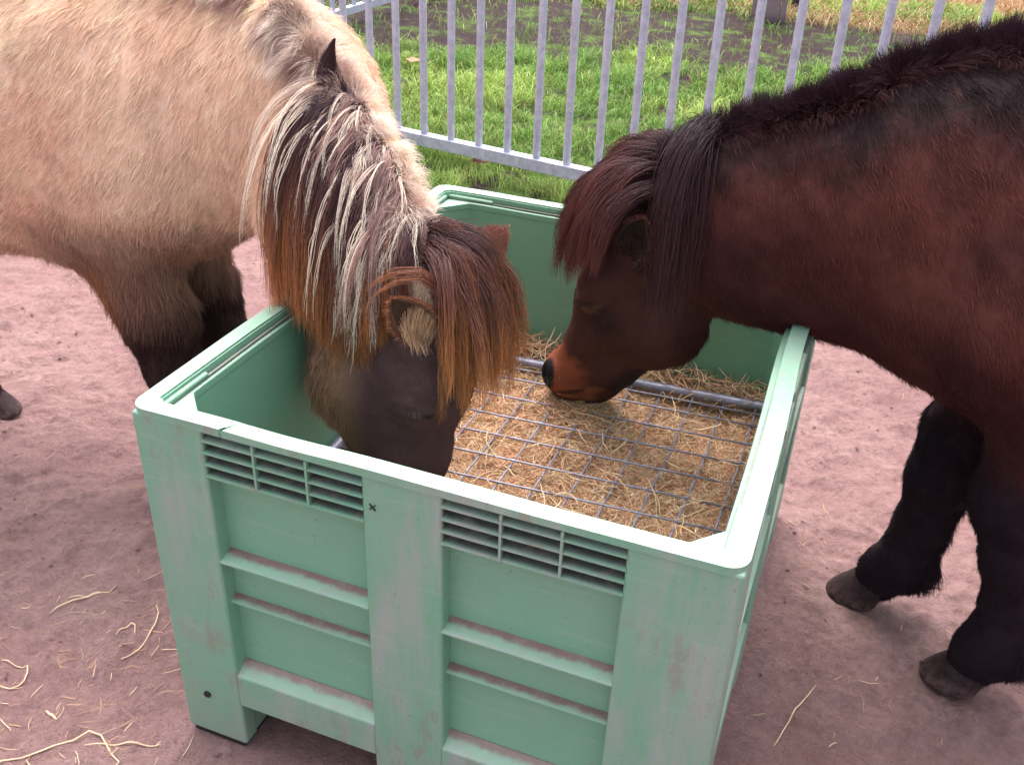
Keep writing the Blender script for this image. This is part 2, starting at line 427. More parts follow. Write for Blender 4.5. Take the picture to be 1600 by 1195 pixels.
# main panel: bars at x = -1.297 + k*.1645 along direction (.986,-.167)
fd = Vector((.986, -.167)).normalized()
bar0 = Vector((-1.297, 3.471))
fa = bar0 - fd * (.1645 * 11 + .08); fb = bar0 + fd * (.1645 * 24 + .08)
fence(fa, fb, .08, 'galvanised metal fence of upright bars on the lawn behind the green crate')
fence(fa + Vector((-.09, .09)), fa + Vector((-.0, 4.9)), .08, 'farther galvanised metal fence panel running away from the corner at upper left')

# ------------------------------------------------------------------ far things
def rough_box(name, cx, cy, w_, d_, z0, z1, mat, rot=0, amp=.01, parent=None, nseg=10, **k):
    m = MB(); n = 8
    bm = bmesh.new()
    bmesh.ops.create_cube(bm, size=1)
    bmesh.ops.subdivide_edges(bm, edges=bm.edges, cuts=nseg, use_grid_fill=True)
    vs = np.array([v.co for v in bm.verts]); off = (np.stack([fbm(vs * 4 + q, 3) for q in (1, 20, 40)], -1) - .5) * 2 * amp
    R_ = Matrix.Rotation(rot, 3, 'Z')
    for v, o in zip(bm.verts, off):
        c = Vector((v.co.x * w_, v.co.y * d_, (v.co.z + .5) * (z1 - z0) + z0)) + Vector(o)
        c = R_ @ c; v.co = c + Vector((cx, cy, 0))
    me = bpy.data.meshes.new(name); bm.to_mesh(me); bm.free(); me.polygons.foreach_set('use_smooth', np.ones(len(me.polygons), bool))
    return link(name, me, parent, mat)
r = empty('wooden_post', (-.13, 8.45, 0), label='grey weathered wooden post of upright boards standing in rusty dry grass behind the fence', cat='post')
for q, (dx, wd) in enumerate(((-.125, .07), (.0, .17), (.115, .05))):
    rough_box('board', -.13 + dx, 8.45 + .01 * q, wd, .12, -.05, 1.6, M_WOODPOST, .1, .006, r)
o = rough_box('black_block', .06, 9.05, .13, .10, -.02, .14, M_DARK, .5, .012); tag(o, 'small black block on rusty dry grass, nearer the fence of two', 'block', 'small dark blocks on the dry grass')
o = rough_box('black_block', -.10, 9.75, .15, .10, -.02, .16, M_DARK, -.3, .012); tag(o, 'small black block on rusty dry grass, farther from the fence of two', 'block', 'small dark blocks on the dry grass')
# brown fallen leaf by the fence
def leaf(x, y, s_, a, label):
    n = 9; V_ = []; F_ = []
    for i_ in range(n):
        t = i_ / (n - 1); wd = math.sin(math.pi * t) ** .7 * .5 * (1 + .25 * math.sin(9 * t))
        for j in range(5):
            u_ = (j - 2) / 2; V_.append(((t - .5) * s_, u_ * wd * s_, .02 + .25 * s_ * abs(u_) * wd + .2 * s_ * (t - .5) ** 2))
    for i_ in range(n - 1):
        for j in range(4): F_.append((i_ * 5 + j, i_ * 5 + j + 1, i_ * 5 + j + 6, i_ * 5 + j + 5))
    xf = Matrix.Translation((x, y, .045)) @ Matrix.Rotation(a, 4, 'Z')
    me = mesh_np('fallen_leaf', [tuple(xf @ Vector(v)) for v in V_], F_)
    o = link('fallen_leaf', me, None, M_LEAF); m = o.modifiers.new('s', 'SOLIDIFY'); m.thickness = .002
    tag(o, label, 'leaf', 'dead leaves on the grass')
leaf(-.80, 3.38, .085, .5, 'brown dead leaf lying on the grass just under the fence rail beside the crate')
leaf(-2.05, 5.2, .12, 1.5, 'brown dead leaf in the grass between the two fence panels')

# ------------------------------------------------------------------ crate
W, D, H = 1.0, 1.2, .76
crate = empty('plastic_crate', (.5, .6, 0), label='big mint green plastic pallet crate full of hay with worn and cracked rim', cat='crate')

def rrect(x0, x1, y0, y1, r, n=6, step=.03):
    """closed rounded rectangle outline, counter clockwise, with points along the straight sides"""
    P_ = []
    cs = [(x1 - r, y0 + r, -90), (x1 - r, y1 - r, 0), (x0 + r, y1 - r, 90), (x0 + r, y0 + r, 180)]
    for k, (cx, cy, a0) in enumerate(cs):
        for i_ in range(n + 1):
            a = math.radians(a0 + 90 * i_ / n); P_.append((cx + r * math.cos(a), cy + r * math.sin(a)))
        nx_, ny_, na = cs[(k + 1) % 4]; e = (nx_ + r * math.cos(math.radians(na)), ny_ + r * math.sin(math.radians(na))); s_ = P_[-1]
        L_ = math.hypot(e[0] - s_[0], e[1] - s_[1]); m_ = max(1, int(L_ / step))
        for i_ in range(1, m_): P_.append((s_[0] + (e[0] - s_[0]) * i_ / m_, s_[1] + (e[1] - s_[1]) * i_ / m_))
    return P_
def chamf(x0, x1, y0, y1, cx, cy):
    return [(x0 + cx, y0), (x1 - cx, y0), (x1, y0 + cy), (x1, y1 - cy), (x1 - cx, y1), (x0 + cx, y1), (x0, y1 - cy), (x0, y0 + cy)]
def wob(x, y, s_=0.0):
    """the walls have bulged and warped a little with use"""
    a = np.array([[x * 2.1 + s_, y * 2.1, 3.3]]); b = np.array([[x * 2.1, y * 2.1 + s_, 8.8]]); c = np.array([[x * 7, y * 7, 1.1 + s_]])
    dx = (vnoise(a)[0] - .5) * .003; dy = (vnoise(b)[0] - .5) * .003; dz = (vnoise(c)[0] - .5) * .003
    # right wall leans in at mid length
    dx -= .010 * math.exp(-((y - .72) / .25) ** 2) * (1 if x > .9 else 0)
    return dx, dy, dz
def radial_match(P_, inner):
    """for every outer point the inner outline's point on the same side (projection to a polygon)"""
    res = []
    for p in P_:
        best = None
        for i_ in range(len(inner)):
            a = Vector(inner[i_]); b = Vector(inner[(i_ + 1) % len(inner)]); t = max(0, min(1, (Vector(p) - a).dot(b - a) / (b - a).length_squared))
            q = a + (b - a) * t; d = (Vector(p) - q).length
            if best is None or d < best[0]: best = (d, q)
        res.append(tuple(best[1]))
    return res
def ring(outer, inner, z0, z1, name, bevel, gap=None, parent=crate):
    n = len(outer); v = []; f = []
    for (ox, oy), (ix, iy) in zip(outer, inner):
        a, b, c = wob(ox, oy)
        v += [(ox + a, oy + b, z0), (ox + a, oy + b, z1 + c), (ix + a, iy + b, z1 + c), (ix + a, iy + b, z0)]
    for i_ in range(n):
        j = (i_ + 1) % n
        if gap is not None and i_ in gap:
            continue
        for k in range(4):
            f.append((i_ * 4 + k, j * 4 + k, j * 4 + (k + 1) % 4, i_ * 4 + (k + 1) % 4))
    if gap is not None:
        for g_ in gap:
            if (g_ - 1) % n not in gap: f.append(tuple(g_ * 4 + k for k in range(4)))
            if (g_ + 1) % n not in gap: q = (g_ + 1) % n; f.append(tuple(q * 4 + k for k in (3, 2, 1, 0)))
    m = MB(); m.v = v; m.f = f
    return m.build(name, M_PLASTIC, parent, bevel=bevel)
# outer rim with a crack in the front side near the left end
outer = rrect(0, W, 0, D, .030, 7)
front = [i_ for i_, p in enumerate(outer) if p[1] < 1e-6]
def insert(outer, x, dx):
    res = []
    for i_, p in enumerate(outer):
        res.append(p); q = outer[(i_ + 1) % len(outer)]
        if abs(p[1]) < 1e-6 and abs(q[1]) < 1e-6 and p[0] < x < q[0]: res += [(x - dx, 0), (x + dx, 0)]
    return res
outer = insert(outer, .176, .0018)
gap = [i_ for i_, p in enumerate(outer) if abs(p[1]) < 1e-6 and abs(p[0] - (.176 - .0018)) < 1e-6]
rim_in = chamf(.031, W - .031, .031, D - .031, .012, .012)
inner = radial_match(outer, rim_in)
# slant the crack
gi = gap[0]; inner[gi] = (inner[gi][0] + .018, inner[gi][1]); inner[(gi + 1) % len(inner)] = (inner[gi][0] + .0032, inner[gi][1])
ring(outer, inner, H - .014, H, 'rim', .003, gap)
# band hanging below the rim on the outside
band = rrect(.004, W - .004, .004, D - .004, .027, 7)
# upper inner wall, recessed ledge and corner gussets
li = chamf(.030, W - .030, .030, D - .030, .012, .012)
led_in = chamf(.046, W - .046, .046, D - .046, .056, .060)
lo = rrect(.028, W - .028, .028, D - .028, .012, 3)
ring(lo, radial_match(lo, chamf(.0335, W - .0335, .0335, D - .0335, .012, .012)), .722, H - .004, 'rim_wall', .001)
ring(lo, radial_match(lo, led_in), .722, .738, 'ledge', .003)
# inner liner wall
wi = chamf(.0445, W - .0445, .0445, D - .0445, .056, .060); wo = chamf(.0405, W - .0405, .0405, D - .0405, .054, .058)
v = []; f = []
zs = [.10, .2, .35, .5, .6, .65, .68, .7225]
nn = len(wi)
def sub(poly, k=14):
    r_ = []
    for i_ in range(len(poly)):
        a = poly[i_]; b = poly[(i_ + 1) % len(poly)]
        for j in range(k): r_.append((a[0] + (b[0] - a[0]) * j / k, a[1] + (b[1] - a[1]) * j / k))
    return r_
ws, wos = sub(wi), sub(wo); nn = len(ws)
for zz in zs:
    for (x, y) in ws:
        a, b, c = wob(x, y, zz * .7); k = (1 - abs(zz - .45) * 1.2) * 1.2
        v.append((x + a * k, y + b * k, zz))
for zz in (zs[-1], zs[0]):
    for (x, y) in wos: v.append((x, y, zz))
for r_ in range(len(zs) + 1):
    for i_ in range(nn):
        j = (i_ + 1) % nn; f.append((r_ * nn + i_, r_ * nn + j, (r_ + 1) * nn + j, (r_ + 1) * nn + i_))
m = MB(); m.v = v; m.f = f; o = m.build('inner_wall', M_PLASTIC, crate, smooth_=True)
es = o.modifiers.new('e', 'EDGE_SPLIT'); es.split_angle = math.radians(30)
m = MB(); m.box(.045, W - .045, .045, D - .045, .105, .125); m.build('floor_panel', M_PLASTIC, crate)

def side(L_, xf, posts, vents, near):
    """one outer side: local x along the side, y going inwards from the outer face, z up"""
    for (a, b) in posts:
        m = MB(); m.box(a + (.0015 if a == 0 else 0), b - (.0015 if b == L_ else 0), .0015, .040, .012, H - .010)
        m.build('post', M_PLASTIC, crate, bevel=.006, seg=3, xf=xf)
    for k in range(len(posts) - 1):
        a, b = posts[k][1], posts[k + 1][0]
        m = MB(); m.box(a - .004, b + .004, .034, .0402, .13, .70); m.build('recess_panel', M_PLASTIC, crate, xf=xf)
        g_ = 'vent_grille'
        m = MB()
        for q, zz in enumerate((.657, .680, .703, .726)):
            m.prism([(0.001, zz), (0.001, zz + .0035), (.034, zz + .0075), (.034, zz + .004)], 0, a - .002, b + .002)
        for q in (1, 2):
            xx = a + (b - a) * q / 3; m.box(xx - .002, xx + .002, 0, .033, .6575, H - .0165)
        ob = m.build(g_, M_PLASTIC, crate, xf=xf)
        m = MB(); m.box(a - .003, b + .003, .0335, .0395, .655, H - .017); m.build('vent_back', M_PLASTIC, crate, xf=xf)
        m = MB(); m.prism([(.0015, .474), (.0015, .478), (.0345, .487), (.0345, .474)], 0, a - .002, b + .002); m.build('rib', M_PLASTIC, crate, bevel=.0012, xf=xf)
        m = MB(); m.prism([(.0145, .374), (.0145, .3775), (.0345, .383), (.0345, .374)], 0, a - .002, b + .002); m.build('rib', M_PLASTIC, crate, bevel=.001, xf=xf)
        m = MB(); m.prism([(.002, .122), (.002, .200), (.0345, .222), (.0345, .122)], 0, a - .002, b + .002); m.build('bottom_beam', M_PLASTIC, crate, bevel=.003, xf=xf)
fr = Matrix.Identity(4)
PX = [(.0, .137), (.423, .557), (.837, 1.0)]
# corner posts are shared by two sides: the front keeps them, the sides start behind them
def front_side(xf):
    side(W, xf, PX, 2, True)
FX = [(.0, .137), (.423, .557), (.837, 1.0)]
front_side(fr)
front_side(Matrix.Translation((W, D, 0)) @ Matrix.Rotation(math.pi, 4, 'Z'))
SP = [(.0405, .16), (.52, .68), (1.04, D - .0405)]
for xf in (Matrix.Translation((W, 0, 0)) @ Matrix.Rotation(math.pi / 2, 4, 'Z'), Matrix.Translation((0, D, 0)) @ Matrix.Rotation(-math.pi / 2, 4, 'Z')):
    side(D, xf, SP, 2, False)
# feet and skids
for ix, (a, b) in enumerate(((0.0, .134), (.423, .557), (W - .134, W))):
    for iy, (c, d_) in enumerate(((0, .16), (.52, .68), (D - .16, D))):
        m = MB(); e_ = .0015; m.box(max(a + e_, .0415 if ix == 0 else 0), min(b - e_, W - .0415 if ix == 2 else 9), max(c + e_, .0405 if iy == 0 else 0), min(d_ - e_, D - .0405 if iy == 2 else 9), .010, .1245); fo = m.build('foot', M_PLASTIC, crate, bevel=.006, seg=3)
        m = MB(); m.box(a + .008, b - .008, c + .008, d_ - .008, -.012, .0105); m.build('foot_pad', M_DARK, crate, bevel=.003)
# drain plug
m = MB()
m.tube([(.061, -.0022, .123), (.061, .004, .123)], .0072, 20)
m.build('plug', M_DARK, crate)
# small moulded mark on the middle post
m = MB()
for sgn in (1, -1):
    m.prism([(.442 - .005, .692 - .005 * sgn - .0012), (.442 + .005, .692 + .005 * sgn - .0012), (.442 + .005, .692 + .005 * sgn + .0012), (.442 - .005, .692 - .005 * sgn + .0012)], 1, -.0006 - .0002 * sgn, .002)
m.build('moulded_mark', M_DARK, crate)
# vertical piece torn at the back rim
m = MB(); m.box(.462, .466, D - .050, D - .034, .7385, .757); m.build('rim_web', M_PLASTIC, crate)

# ------------------------------------------------------------------ hay and the grid over it
GZ = .372
def hay_z(x, y):
    p = np.stack([x, y, x * 0 + 4], -1)
    return GZ - .034 + (fbm(p * 5, 3) - .5) * .040 + (fbm(p * 18, 3) - .5) * .022 + .055 * np.exp(-(((x - .50) / .10) ** 2 + ((y - .93) / .08) ** 2)) - .03 * smooth(-x, -.30, -.12)
hx = np.linspace(.052, W - .052, 90); hy = np.linspace(.052, D - .052, 110); X, Y = np.meshgrid(hx, hy)
Z = hay_z(X.ravel(), Y.ravel()) - .012
V = np.stack([X.ravel(), Y.ravel(), Z], -1); nx, ny = 90, 110
i = (np.arange(ny - 1)[:, None] * nx + np.arange(nx - 1)[None]).ravel(); F = np.stack([i, i + 1, i + nx + 1, i + nx], -1)
hay = link('hay_bed', mesh_np('hay_bed', V, F), None, M_HAYBASE); tag(hay, kind='stuff')

def straws(name, n, fn, zlift, L0, L1, rad, cols, curl=.5, tilt=.35, k=6, clampx=None):
    x, y = fn(n); a = rng.uniform(0, 2 * np.pi, n); L = rng.uniform(L0, L1, n)
    e = rng.normal(0, tilt, n); z = zlift(x, y)
    t = np.linspace(-.5, .5, k)
    P = np.zeros((n, k, 3)); ph = rng.uniform(0, 6.28, n); cu = rng.normal(0, curl, n)
    ang = a[:, None] + cu[:, None] * (t * 2) + .3 * np.sin(ph[:, None] + t * 9) * curl
    step = L / (k - 1)
    dx = np.cos(ang) * step[:, None]; dy = np.sin(ang) * step[:, None]; dz = (np.sin(e)[:, None] + rng.normal(0, .15, (n, 1)) * t) * step[:, None]
    P[:, :, 0] = x[:, None] + np.cumsum(dx, 1) - dx.sum(1)[:, None] / 2; P[:, :, 1] = y[:, None] + np.cumsum(dy, 1) - dy.sum(1)[:, None] / 2
    P[:, :, 2] = z[:, None] + np.cumsum(dz, 1) - dz.sum(1)[:, None] / 2
    if clampx:
        P[:, :, 0] = np.clip(P[:, :, 0], clampx[0], clampx[1]); P[:, :, 1] = np.clip(P[:, :, 1], clampx[2], clampx[3])
    R = np.repeat((rng.uniform(.6, 1.4, n) * rad)[:, None], k, 1); R[:, 0] *= .5; R[:, -1] *= .4
    cols = np.array(cols); ci = rng.integers(0, len(cols), n); c = cols[ci] * rng.uniform(.7, 1.25, (n, 1))
    C = np.repeat(c[:, None, :], k, 1)
    return P, R, C
HC = [(.78, .45, .28), (.90, .60, .40), (.64, .34, .20), (.78, .48, .29), (.97, .76, .54), (.38, .19, .11), (.55, .42, .24)]
cl = (.056, W - .056, .056, D - .056)
P1 = straws('h', int(115000 * DETAIL), lambda n: (rng.uniform(.06, .94, n), rng.uniform(.3, 1.14, n)), lambda x, y: hay_z(x, y) + rng.uniform(-.012, .010, len(x)), .015, .055, .00065, HC, .7, .42, 6, cl)
P2 = straws('h', int(280 * DETAIL), lambda n: (rng.uniform(.08, .92, n), rng.uniform(.35, 1.12, n)), lambda x, y: np.maximum(hay_z(x, y) + .012, GZ + .006 * rng.random(len(x))) + rng.uniform(0, .012, len(x)), .04, .11, .0009,
            [(.70, .50, .30), (.75, .56, .34), (.62, .36, .18)], .55, .22, 6, cl)
P3 = straws('h', int(700 * DETAIL), lambda n: (rng.uniform(.08, .94, n), 1.145 - np.abs(rng.normal(0, .025, n))), lambda x, y: GZ + rng.uniform(-.02, .035, len(x)), .05, .12, .0009, HC, .9, .6, 6, cl)
o = hair_object('hay', np.concatenate([P1[0], P2[0], P3[0]]), np.concatenate([P1[1], P2[1], P3[1]]), np.concatenate([P1[2], P2[2], P3[2]]), M_STRAW); tag(o, kind='stuff')

grid = empty('wire_grid', (.5, .6, GZ), label='welded wire mesh grid with a thick pipe edge lying on the hay in the crate', cat='grid')
pr_ = .0125
m = MB()
pts = []
def arc(cx, cy, r_, a0, a1, n=6): return [(cx + r_ * math.cos(math.radians(a0 + (a1 - a0) * i_ / n)), cy + r_ * math.sin(math.radians(a0 + (a1 - a0) * i_ / n)), 0) for i_ in range(n + 1)]
pl = [(.35, .085, 0)] + arc(.905, .110, .025, -90, 0) + arc(.902, 1.062, .025, 0, 90) + arc(.085, 1.012, .025, 90, 180) + arc(.085, .110, .025, 180, 270) + [(.35, .085, 0)]
m.tube([(p[0], p[1], GZ + .004) for p in pl], pr_, 12); m.build('pipe_frame', M_WIRE, grid, smooth_=True)
for k in range(11):
    x = .898 - .0765 * k; yb = 1.085 - (.93 - x) * .06 - .008
    m = MB(); m.tube([(x + .003 * math.sin(k * 2.1), .09, GZ), (x - .004, .45, GZ + .003 * math.sin(k)), (x + .003, .8, GZ - .003 * math.cos(k)), (x, yb, GZ)], .0025, 8); m.build('wire', M_WIRE, grid, smooth_=True)
for k in range(12):
    y = 1.055 - .0845 * k + .02
    if y < .12: break
    if k == 0: y = 1.045
    m = MB(); m.tube([(.07, y - .05, GZ + .005), (.35, y - .033, GZ + .005 + .002 * math.sin(k * 1.7)), (.65, y - .015, GZ + .0052), (.925, y, GZ + .005)], .0025, 8); m.build('wire', M_WIRE, grid, smooth_=True)

# ------------------------------------------------------------------ loose straw on the sand
def near_ok(x, y): return ~((x > -.03) & (x < 1.03) & (y > -.03) & (y < 1.23))
def scat(n):
    x = np.concatenate([rng.uniform(-1.7, 2.3, n), rng.normal(-.25, .28, n), rng.normal(1.15, .12, n // 3)])
    y = np.concatenate([rng.uniform(-.5, 2.9, n), rng.normal(-.02, .18, n), rng.uniform(-.3, 1.2, n // 3)])
    k = near_ok(x, y); return x[k], y[k]
xs, ys = scat(260)
P4 = straws('s', len(xs), lambda n: (xs, ys), lambda x, y: ground_z(x, y) + .004, .008, .055, .0006, [(.62, .38, .22), (.70, .52, .36), (.50, .28, .18)], .28, .04, 6)
o = hair_object('scattered_straw', *P4, M_STRAW); tag(o, kind='stuff')
def stalk(pts, r_, label, col=(.80, .66, .48)):
    p = np.array([(a, b, 0.) for a, b in pts]); 
    # resample the polyline
    seg = np.linalg.norm(np.diff(p, axis=0), axis=1); s_ = np.concatenate([[0], np.cumsum(seg)]); t = np.linspace(0, s_[-1], 14)
    q = np.stack([np.interp(t, s_, p[:, k]) for k in range(3)], -1)
    q[:, 2] = ground_z(q[:, 0], q[:, 1]) + .0045 + .002 * np.sin(np.arange(14))
    m = MB(); m.tube([tuple(v_) for v_ in q], [.78 * r_ * (.5 + .5 * math.sin(math.pi * min(1, max(.08, i_ / 13)))) for i_ in range(14)], 7)
    s = m.build('straw_stalk', M_STALK, None, smooth_=True); tag(s, label, 'straw', 'long pale straw stalks on the sand')
M_STALK = mat_simple('pale_straw', (.78, .62, .44), .55, .35, .2, 120, (.60, .40, .24), 40)
stalk([(-.482, .196), (-.404, .265)], .0022, 'upper straight pale straw on the sand, crossed by a short one, beside the crate')
stalk([(-.496, .149), (-.452, .213), (-.425, .236)], .0026, 'white straight straw on the sand just below another long one')
stalk([(-.305, .146), (-.308, .168), (-.300, .190), (-.285, .186), (-.271, .165)], .0024, 'small white straw bent into an upside-down V')
stalk([(-.255, .101), (-.238, .135), (-.238, .170), (-.250, .215), (-.268, .243), (-.290, .262)], .0026, 'curved tan straw nearest the crate side, arched like a bow', )
stalk([(-.50, -.06), (-.413, -.055), (-.401, -.040), (-.405, -.010), (-.422, .007), (-.488, -.001)], .0024, 'hooked pale straw bent back on itself at the sand edge')
stalk([(-.31, -.26), (-.241, -.165), (-.165, -.071), (-.10, -.11), (-.064, -.125), (-.085, -.18)], .0027, 'longest pale straw, sharply kinked, lowest on the sand in front of the crate')
stalk([(-.16, -.114), (-.10, -.082), (-.030, -.052)], .0024, 'straight white straw crossing the kinked one')
stalk([(-.298, -.073), (-.26, -.082)], .0040, 'short thick white straw end lying apart on the sand')
stalk([(1.10, .42), (1.125, .52), (1.16, .62)], .0022, 'lone thin tan straw on open sand between crate and the hooves of the dark pony')

# ------------------------------------------------------------------ signed distance modelling of the animals
class SDF:
    """groups of tapered capsules with a lateral flattening, blended smoothly"""
    def __init__(s): s.groups = []; s.cuts = []
    def group(s, k, prims, blend=.05):
        # prim: (a, b, ra, rb, lateral scale, lateral axis)
        s.groups.append((k, [tuple(np.array(q, float) if i_ in (0, 1, 5) else float(q) for i_, q in enumerate(p)) for p in prims], blend))
    @staticmethod
    def cap(p, a, b, ra, rb, sc, L):
        pa = p - a; ab = b - a; h = np.clip(pa @ ab / max(ab @ ab, 1e-9), 0, 1)
        d = pa - h[:, None] * ab; L = L / np.linalg.norm(L)
        l = d @ L; d = d + ((1 / sc - 1) * l)[:, None] * L
        return (np.sqrt((d * d).sum(1)) - (ra + (rb - ra) * h)) * (sc ** .5 if sc < 1 else 1)
    @staticmethod
    def smin(a, b, k):
        h = np.clip(.5 + .5 * (b - a) / k, 0, 1); return b * (1 - h) + a * h - k * h * (1 - h)
    def __call__(s, p):
        tot = None
        for k, prims, blend in s.groups:
            g_ = None
            for q in prims:
                d = s.cap(p, *q); g_ = d if g_ is None else s.smin(g_, d, k)
            tot = g_ if tot is None else s.smin(tot, g_, blend)
        for a_, b_, r_, k in s.cuts:
            d = s.cap(p, np.array(a_), np.array(b_), r_, r_, 1, np.array([0, 1., 0]))
            tot = -s.smin(-tot, d, k)
        return tot
    def eval(s, p, chunk=200000):
        p = np.asarray(p, float); sh = p.shape[:-1]; p = p.reshape(-1, 3)
        return np.concatenate([s(p[i_:i_ + chunk]) for i_ in range(0, len(p), chunk)]).reshape(sh)
    def grad(s, p, e=.002):
        sh = p.shape; p = p.reshape(-1, 3); g_ = np.zeros_like(p)
        for k in range(3):
            d = np.zeros(3); d[k] = e; g_[:, k] = (s.eval(p + d) - s.eval(p - d)) / (2 * e)
        return nrm(g_).reshape(sh)

def surface_nets(sdf, lo, hi, h):
    lo = np.array(lo); n = np.ceil((np.array(hi) - lo) / h).astype(int) + 1
    ax = [lo[k] + h * np.arange(n[k]) for k in range(3)]
    G = np.stack(np.meshgrid(*ax, indexing='ij'), -1); D_ = sdf.eval(G)
    ins = D_ < 0
    c = [ins[i_:n[0] - 1 + i_, j:n[1] - 1 + j, k:n[2] - 1 + k] for i_ in (0, 1) for j in (0, 1) for k in (0, 1)]
    cnt = sum(x.astype(int) for x in c); act = (cnt > 0) & (cnt < 8)
    idx = -np.ones(act.shape, int); idx[act] = np.arange(act.sum())
    acc = np.zeros((act.sum(), 3)); num = np.zeros(act.sum()); I = np.argwhere(act)
    for (d0, d1) in [((0,0,0),(1,0,0)),((0,1,0),(1,1,0)),((0,0,1),(1,0,1)),((0,1,1),(1,1,1)),((0,0,0),(0,1,0)),((1,0,0),(1,1,0)),((0,0,1),(0,1,1)),((1,0,1),(1,1,1)),((0,0,0),(0,0,1)),((1,0,0),(1,0,1)),((0,1,0),(0,1,1)),((1,1,0),(1,1,1))]:
        a = D_[I[:, 0] + d0[0], I[:, 1] + d0[1], I[:, 2] + d0[2]]; b = D_[I[:, 0] + d1[0], I[:, 1] + d1[1], I[:, 2] + d1[2]]
        m_ = (a < 0) != (b < 0); t = np.where(m_, a / np.where(m_, a - b, 1), 0)
        acc[m_] += (np.array(d0) + t[:, None] * (np.array(d1) - np.array(d0)))[m_]; num[m_] += 1
    V_ = lo + h * (I + acc / num[:, None])
    F_ = []
    for axi in range(3):
        o1, o2 = [(1, 2), (2, 0), (0, 1)][axi]
        sl = [slice(1, n[k] - 1) for k in range(3)]; sl[axi] = slice(0, n[axi] - 1)
        s2 = list(sl); s2[axi] = slice(1, n[axi])
        a = ins[tuple(sl)]; b = ins[tuple(s2)]; ch = a != b
        E = np.argwhere(ch) + np.array([0 if k == axi else 1 for k in range(3)])
        e1 = np.zeros(3, int); e1[o1] = 1; e2 = np.zeros(3, int); e2[o2] = 1
        q = [idx[tuple((E - x).T)] for x in (e1 * 0, e1, e1 + e2, e2)]
        q = np.stack(q, -1); fl = a[ch]; q[~fl] = q[~fl][:, ::-1]; F_.append(q)
    return V_, np.concatenate(F_)

def loopup(V_, F_):
    """one simple quad subdivision"""
    E = np.sort(np.concatenate([F_[:, [0, 1]], F_[:, [1, 2]], F_[:, [2, 3]], F_[:, [3, 0]]]), 1)
    key = E[:, 0] * len(V_) + E[:, 1]; u_, inv = np.unique(key, return_inverse=True); inv = inv.ravel()
    Ev = (V_[u_ // len(V_)] + V_[u_ % len(V_)]) / 2; Fv = V_[F_].mean(1); n = len(V_); m_ = len(F_)
    e = inv.reshape(4, m_) + n; c = np.arange(m_) + n + len(u_)
    Fn = np.concatenate([np.stack([F_[:, 0], e[0], c, e[3]], -1), np.stack([e[0], F_[:, 1], e[1], c], -1), np.stack([c, e[1], F_[:, 2], e[2]], -1), np.stack([e[3], c, e[2], F_[:, 3]], -1)])
    return np.concatenate([V_, Ev, Fv]), Fn

def project(sdf, V_, it=3, ):
    for _ in range(it):
        g_ = sdf.grad(V_); V_ = V_ - np.clip(sdf.eval(V_), -.01, .01)[:, None] * g_
    return V_

def ear_mesh(base, tip, front, length, width, cup=1.9, curl=0.0, n=14, m_=13):
    """a cupped leaf shape; front is the direction that the opening faces"""
    base = np.array(base, float); up = nrm(np.array(tip, float) - base); fr_ = np.array(front, float); fr_ = nrm(fr_ - (fr_ @ up) * up); sd_ = np.cross(up, fr_)
    V_ = []; F_ = []
    for layer in (0, 1):
        for i_ in range(n):
            t = i_ / (n - 1)
            wd = width * max(0, 1 - t ** 3.2) ** .55 * (.62 + .42 * math.sin(math.pi * min(1, t * .85 + .12)))
            if t > .999: wd = .0008
            a_ = cup * (1 - .35 * t)
            for j in range(m_):
                u_ = (j / (m_ - 1) - .5) * 2; th = u_ * a_
                r_ = wd * (1 - .16 * layer) - (.0025 if layer else 0); r_ = max(r_, .0004)
                p = base + up * (t * length) + sd_ * math.sin(th) * r_ - fr_ * (math.cos(th) * r_ * .85) + fr_ * wd * .35 + fr_ * curl * t * t * length
                V_.append(p)
    def id_(l, i_, j): return l * n * m_ + i_ * m_ + j
    for l in (0, 1):
        for i_ in range(n - 1):
            for j in range(m_ - 1):
                q = [id_(l, i_, j), id_(l, i_, j + 1), id_(l, i_ + 1, j + 1), id_(l, i_ + 1, j)]
                F_.append(q if l == 0 else q[::-1])
    for i_ in range(n - 1):
        for j in (0, m_ - 1):
            F_.append([id_(0, i_, j), id_(0, i_ + 1, j), id_(1, i_ + 1, j), id_(1, i_, j)])
    return np.array(V_), np.array(F_)

def sample_surface(V_, F_, n, weight=None):
    A = V_[F_[:, 0]]; B = V_[F_[:, 1]]; C_ = V_[F_[:, 2]]; D_ = V_[F_[:, 3]]
    nr = np.cross(C_ - A, D_ - B); ar = np.linalg.norm(nr, axis=1); nr = nrm(nr)
    cen = (A + B + C_ + D_) / 4
    wg = ar.copy()
    if weight is not None: wg = wg * weight(cen, nr)
    k = rng.choice(len(F_), n, p=wg / wg.sum()); u_, v_ = rng.random((n, 1)), rng.random((n, 1))
    return (A[k] * (1 - u_) + B[k] * u_) * (1 - v_) + (D_[k] * (1 - u_) + C_[k] * u_) * v_, nr[k]

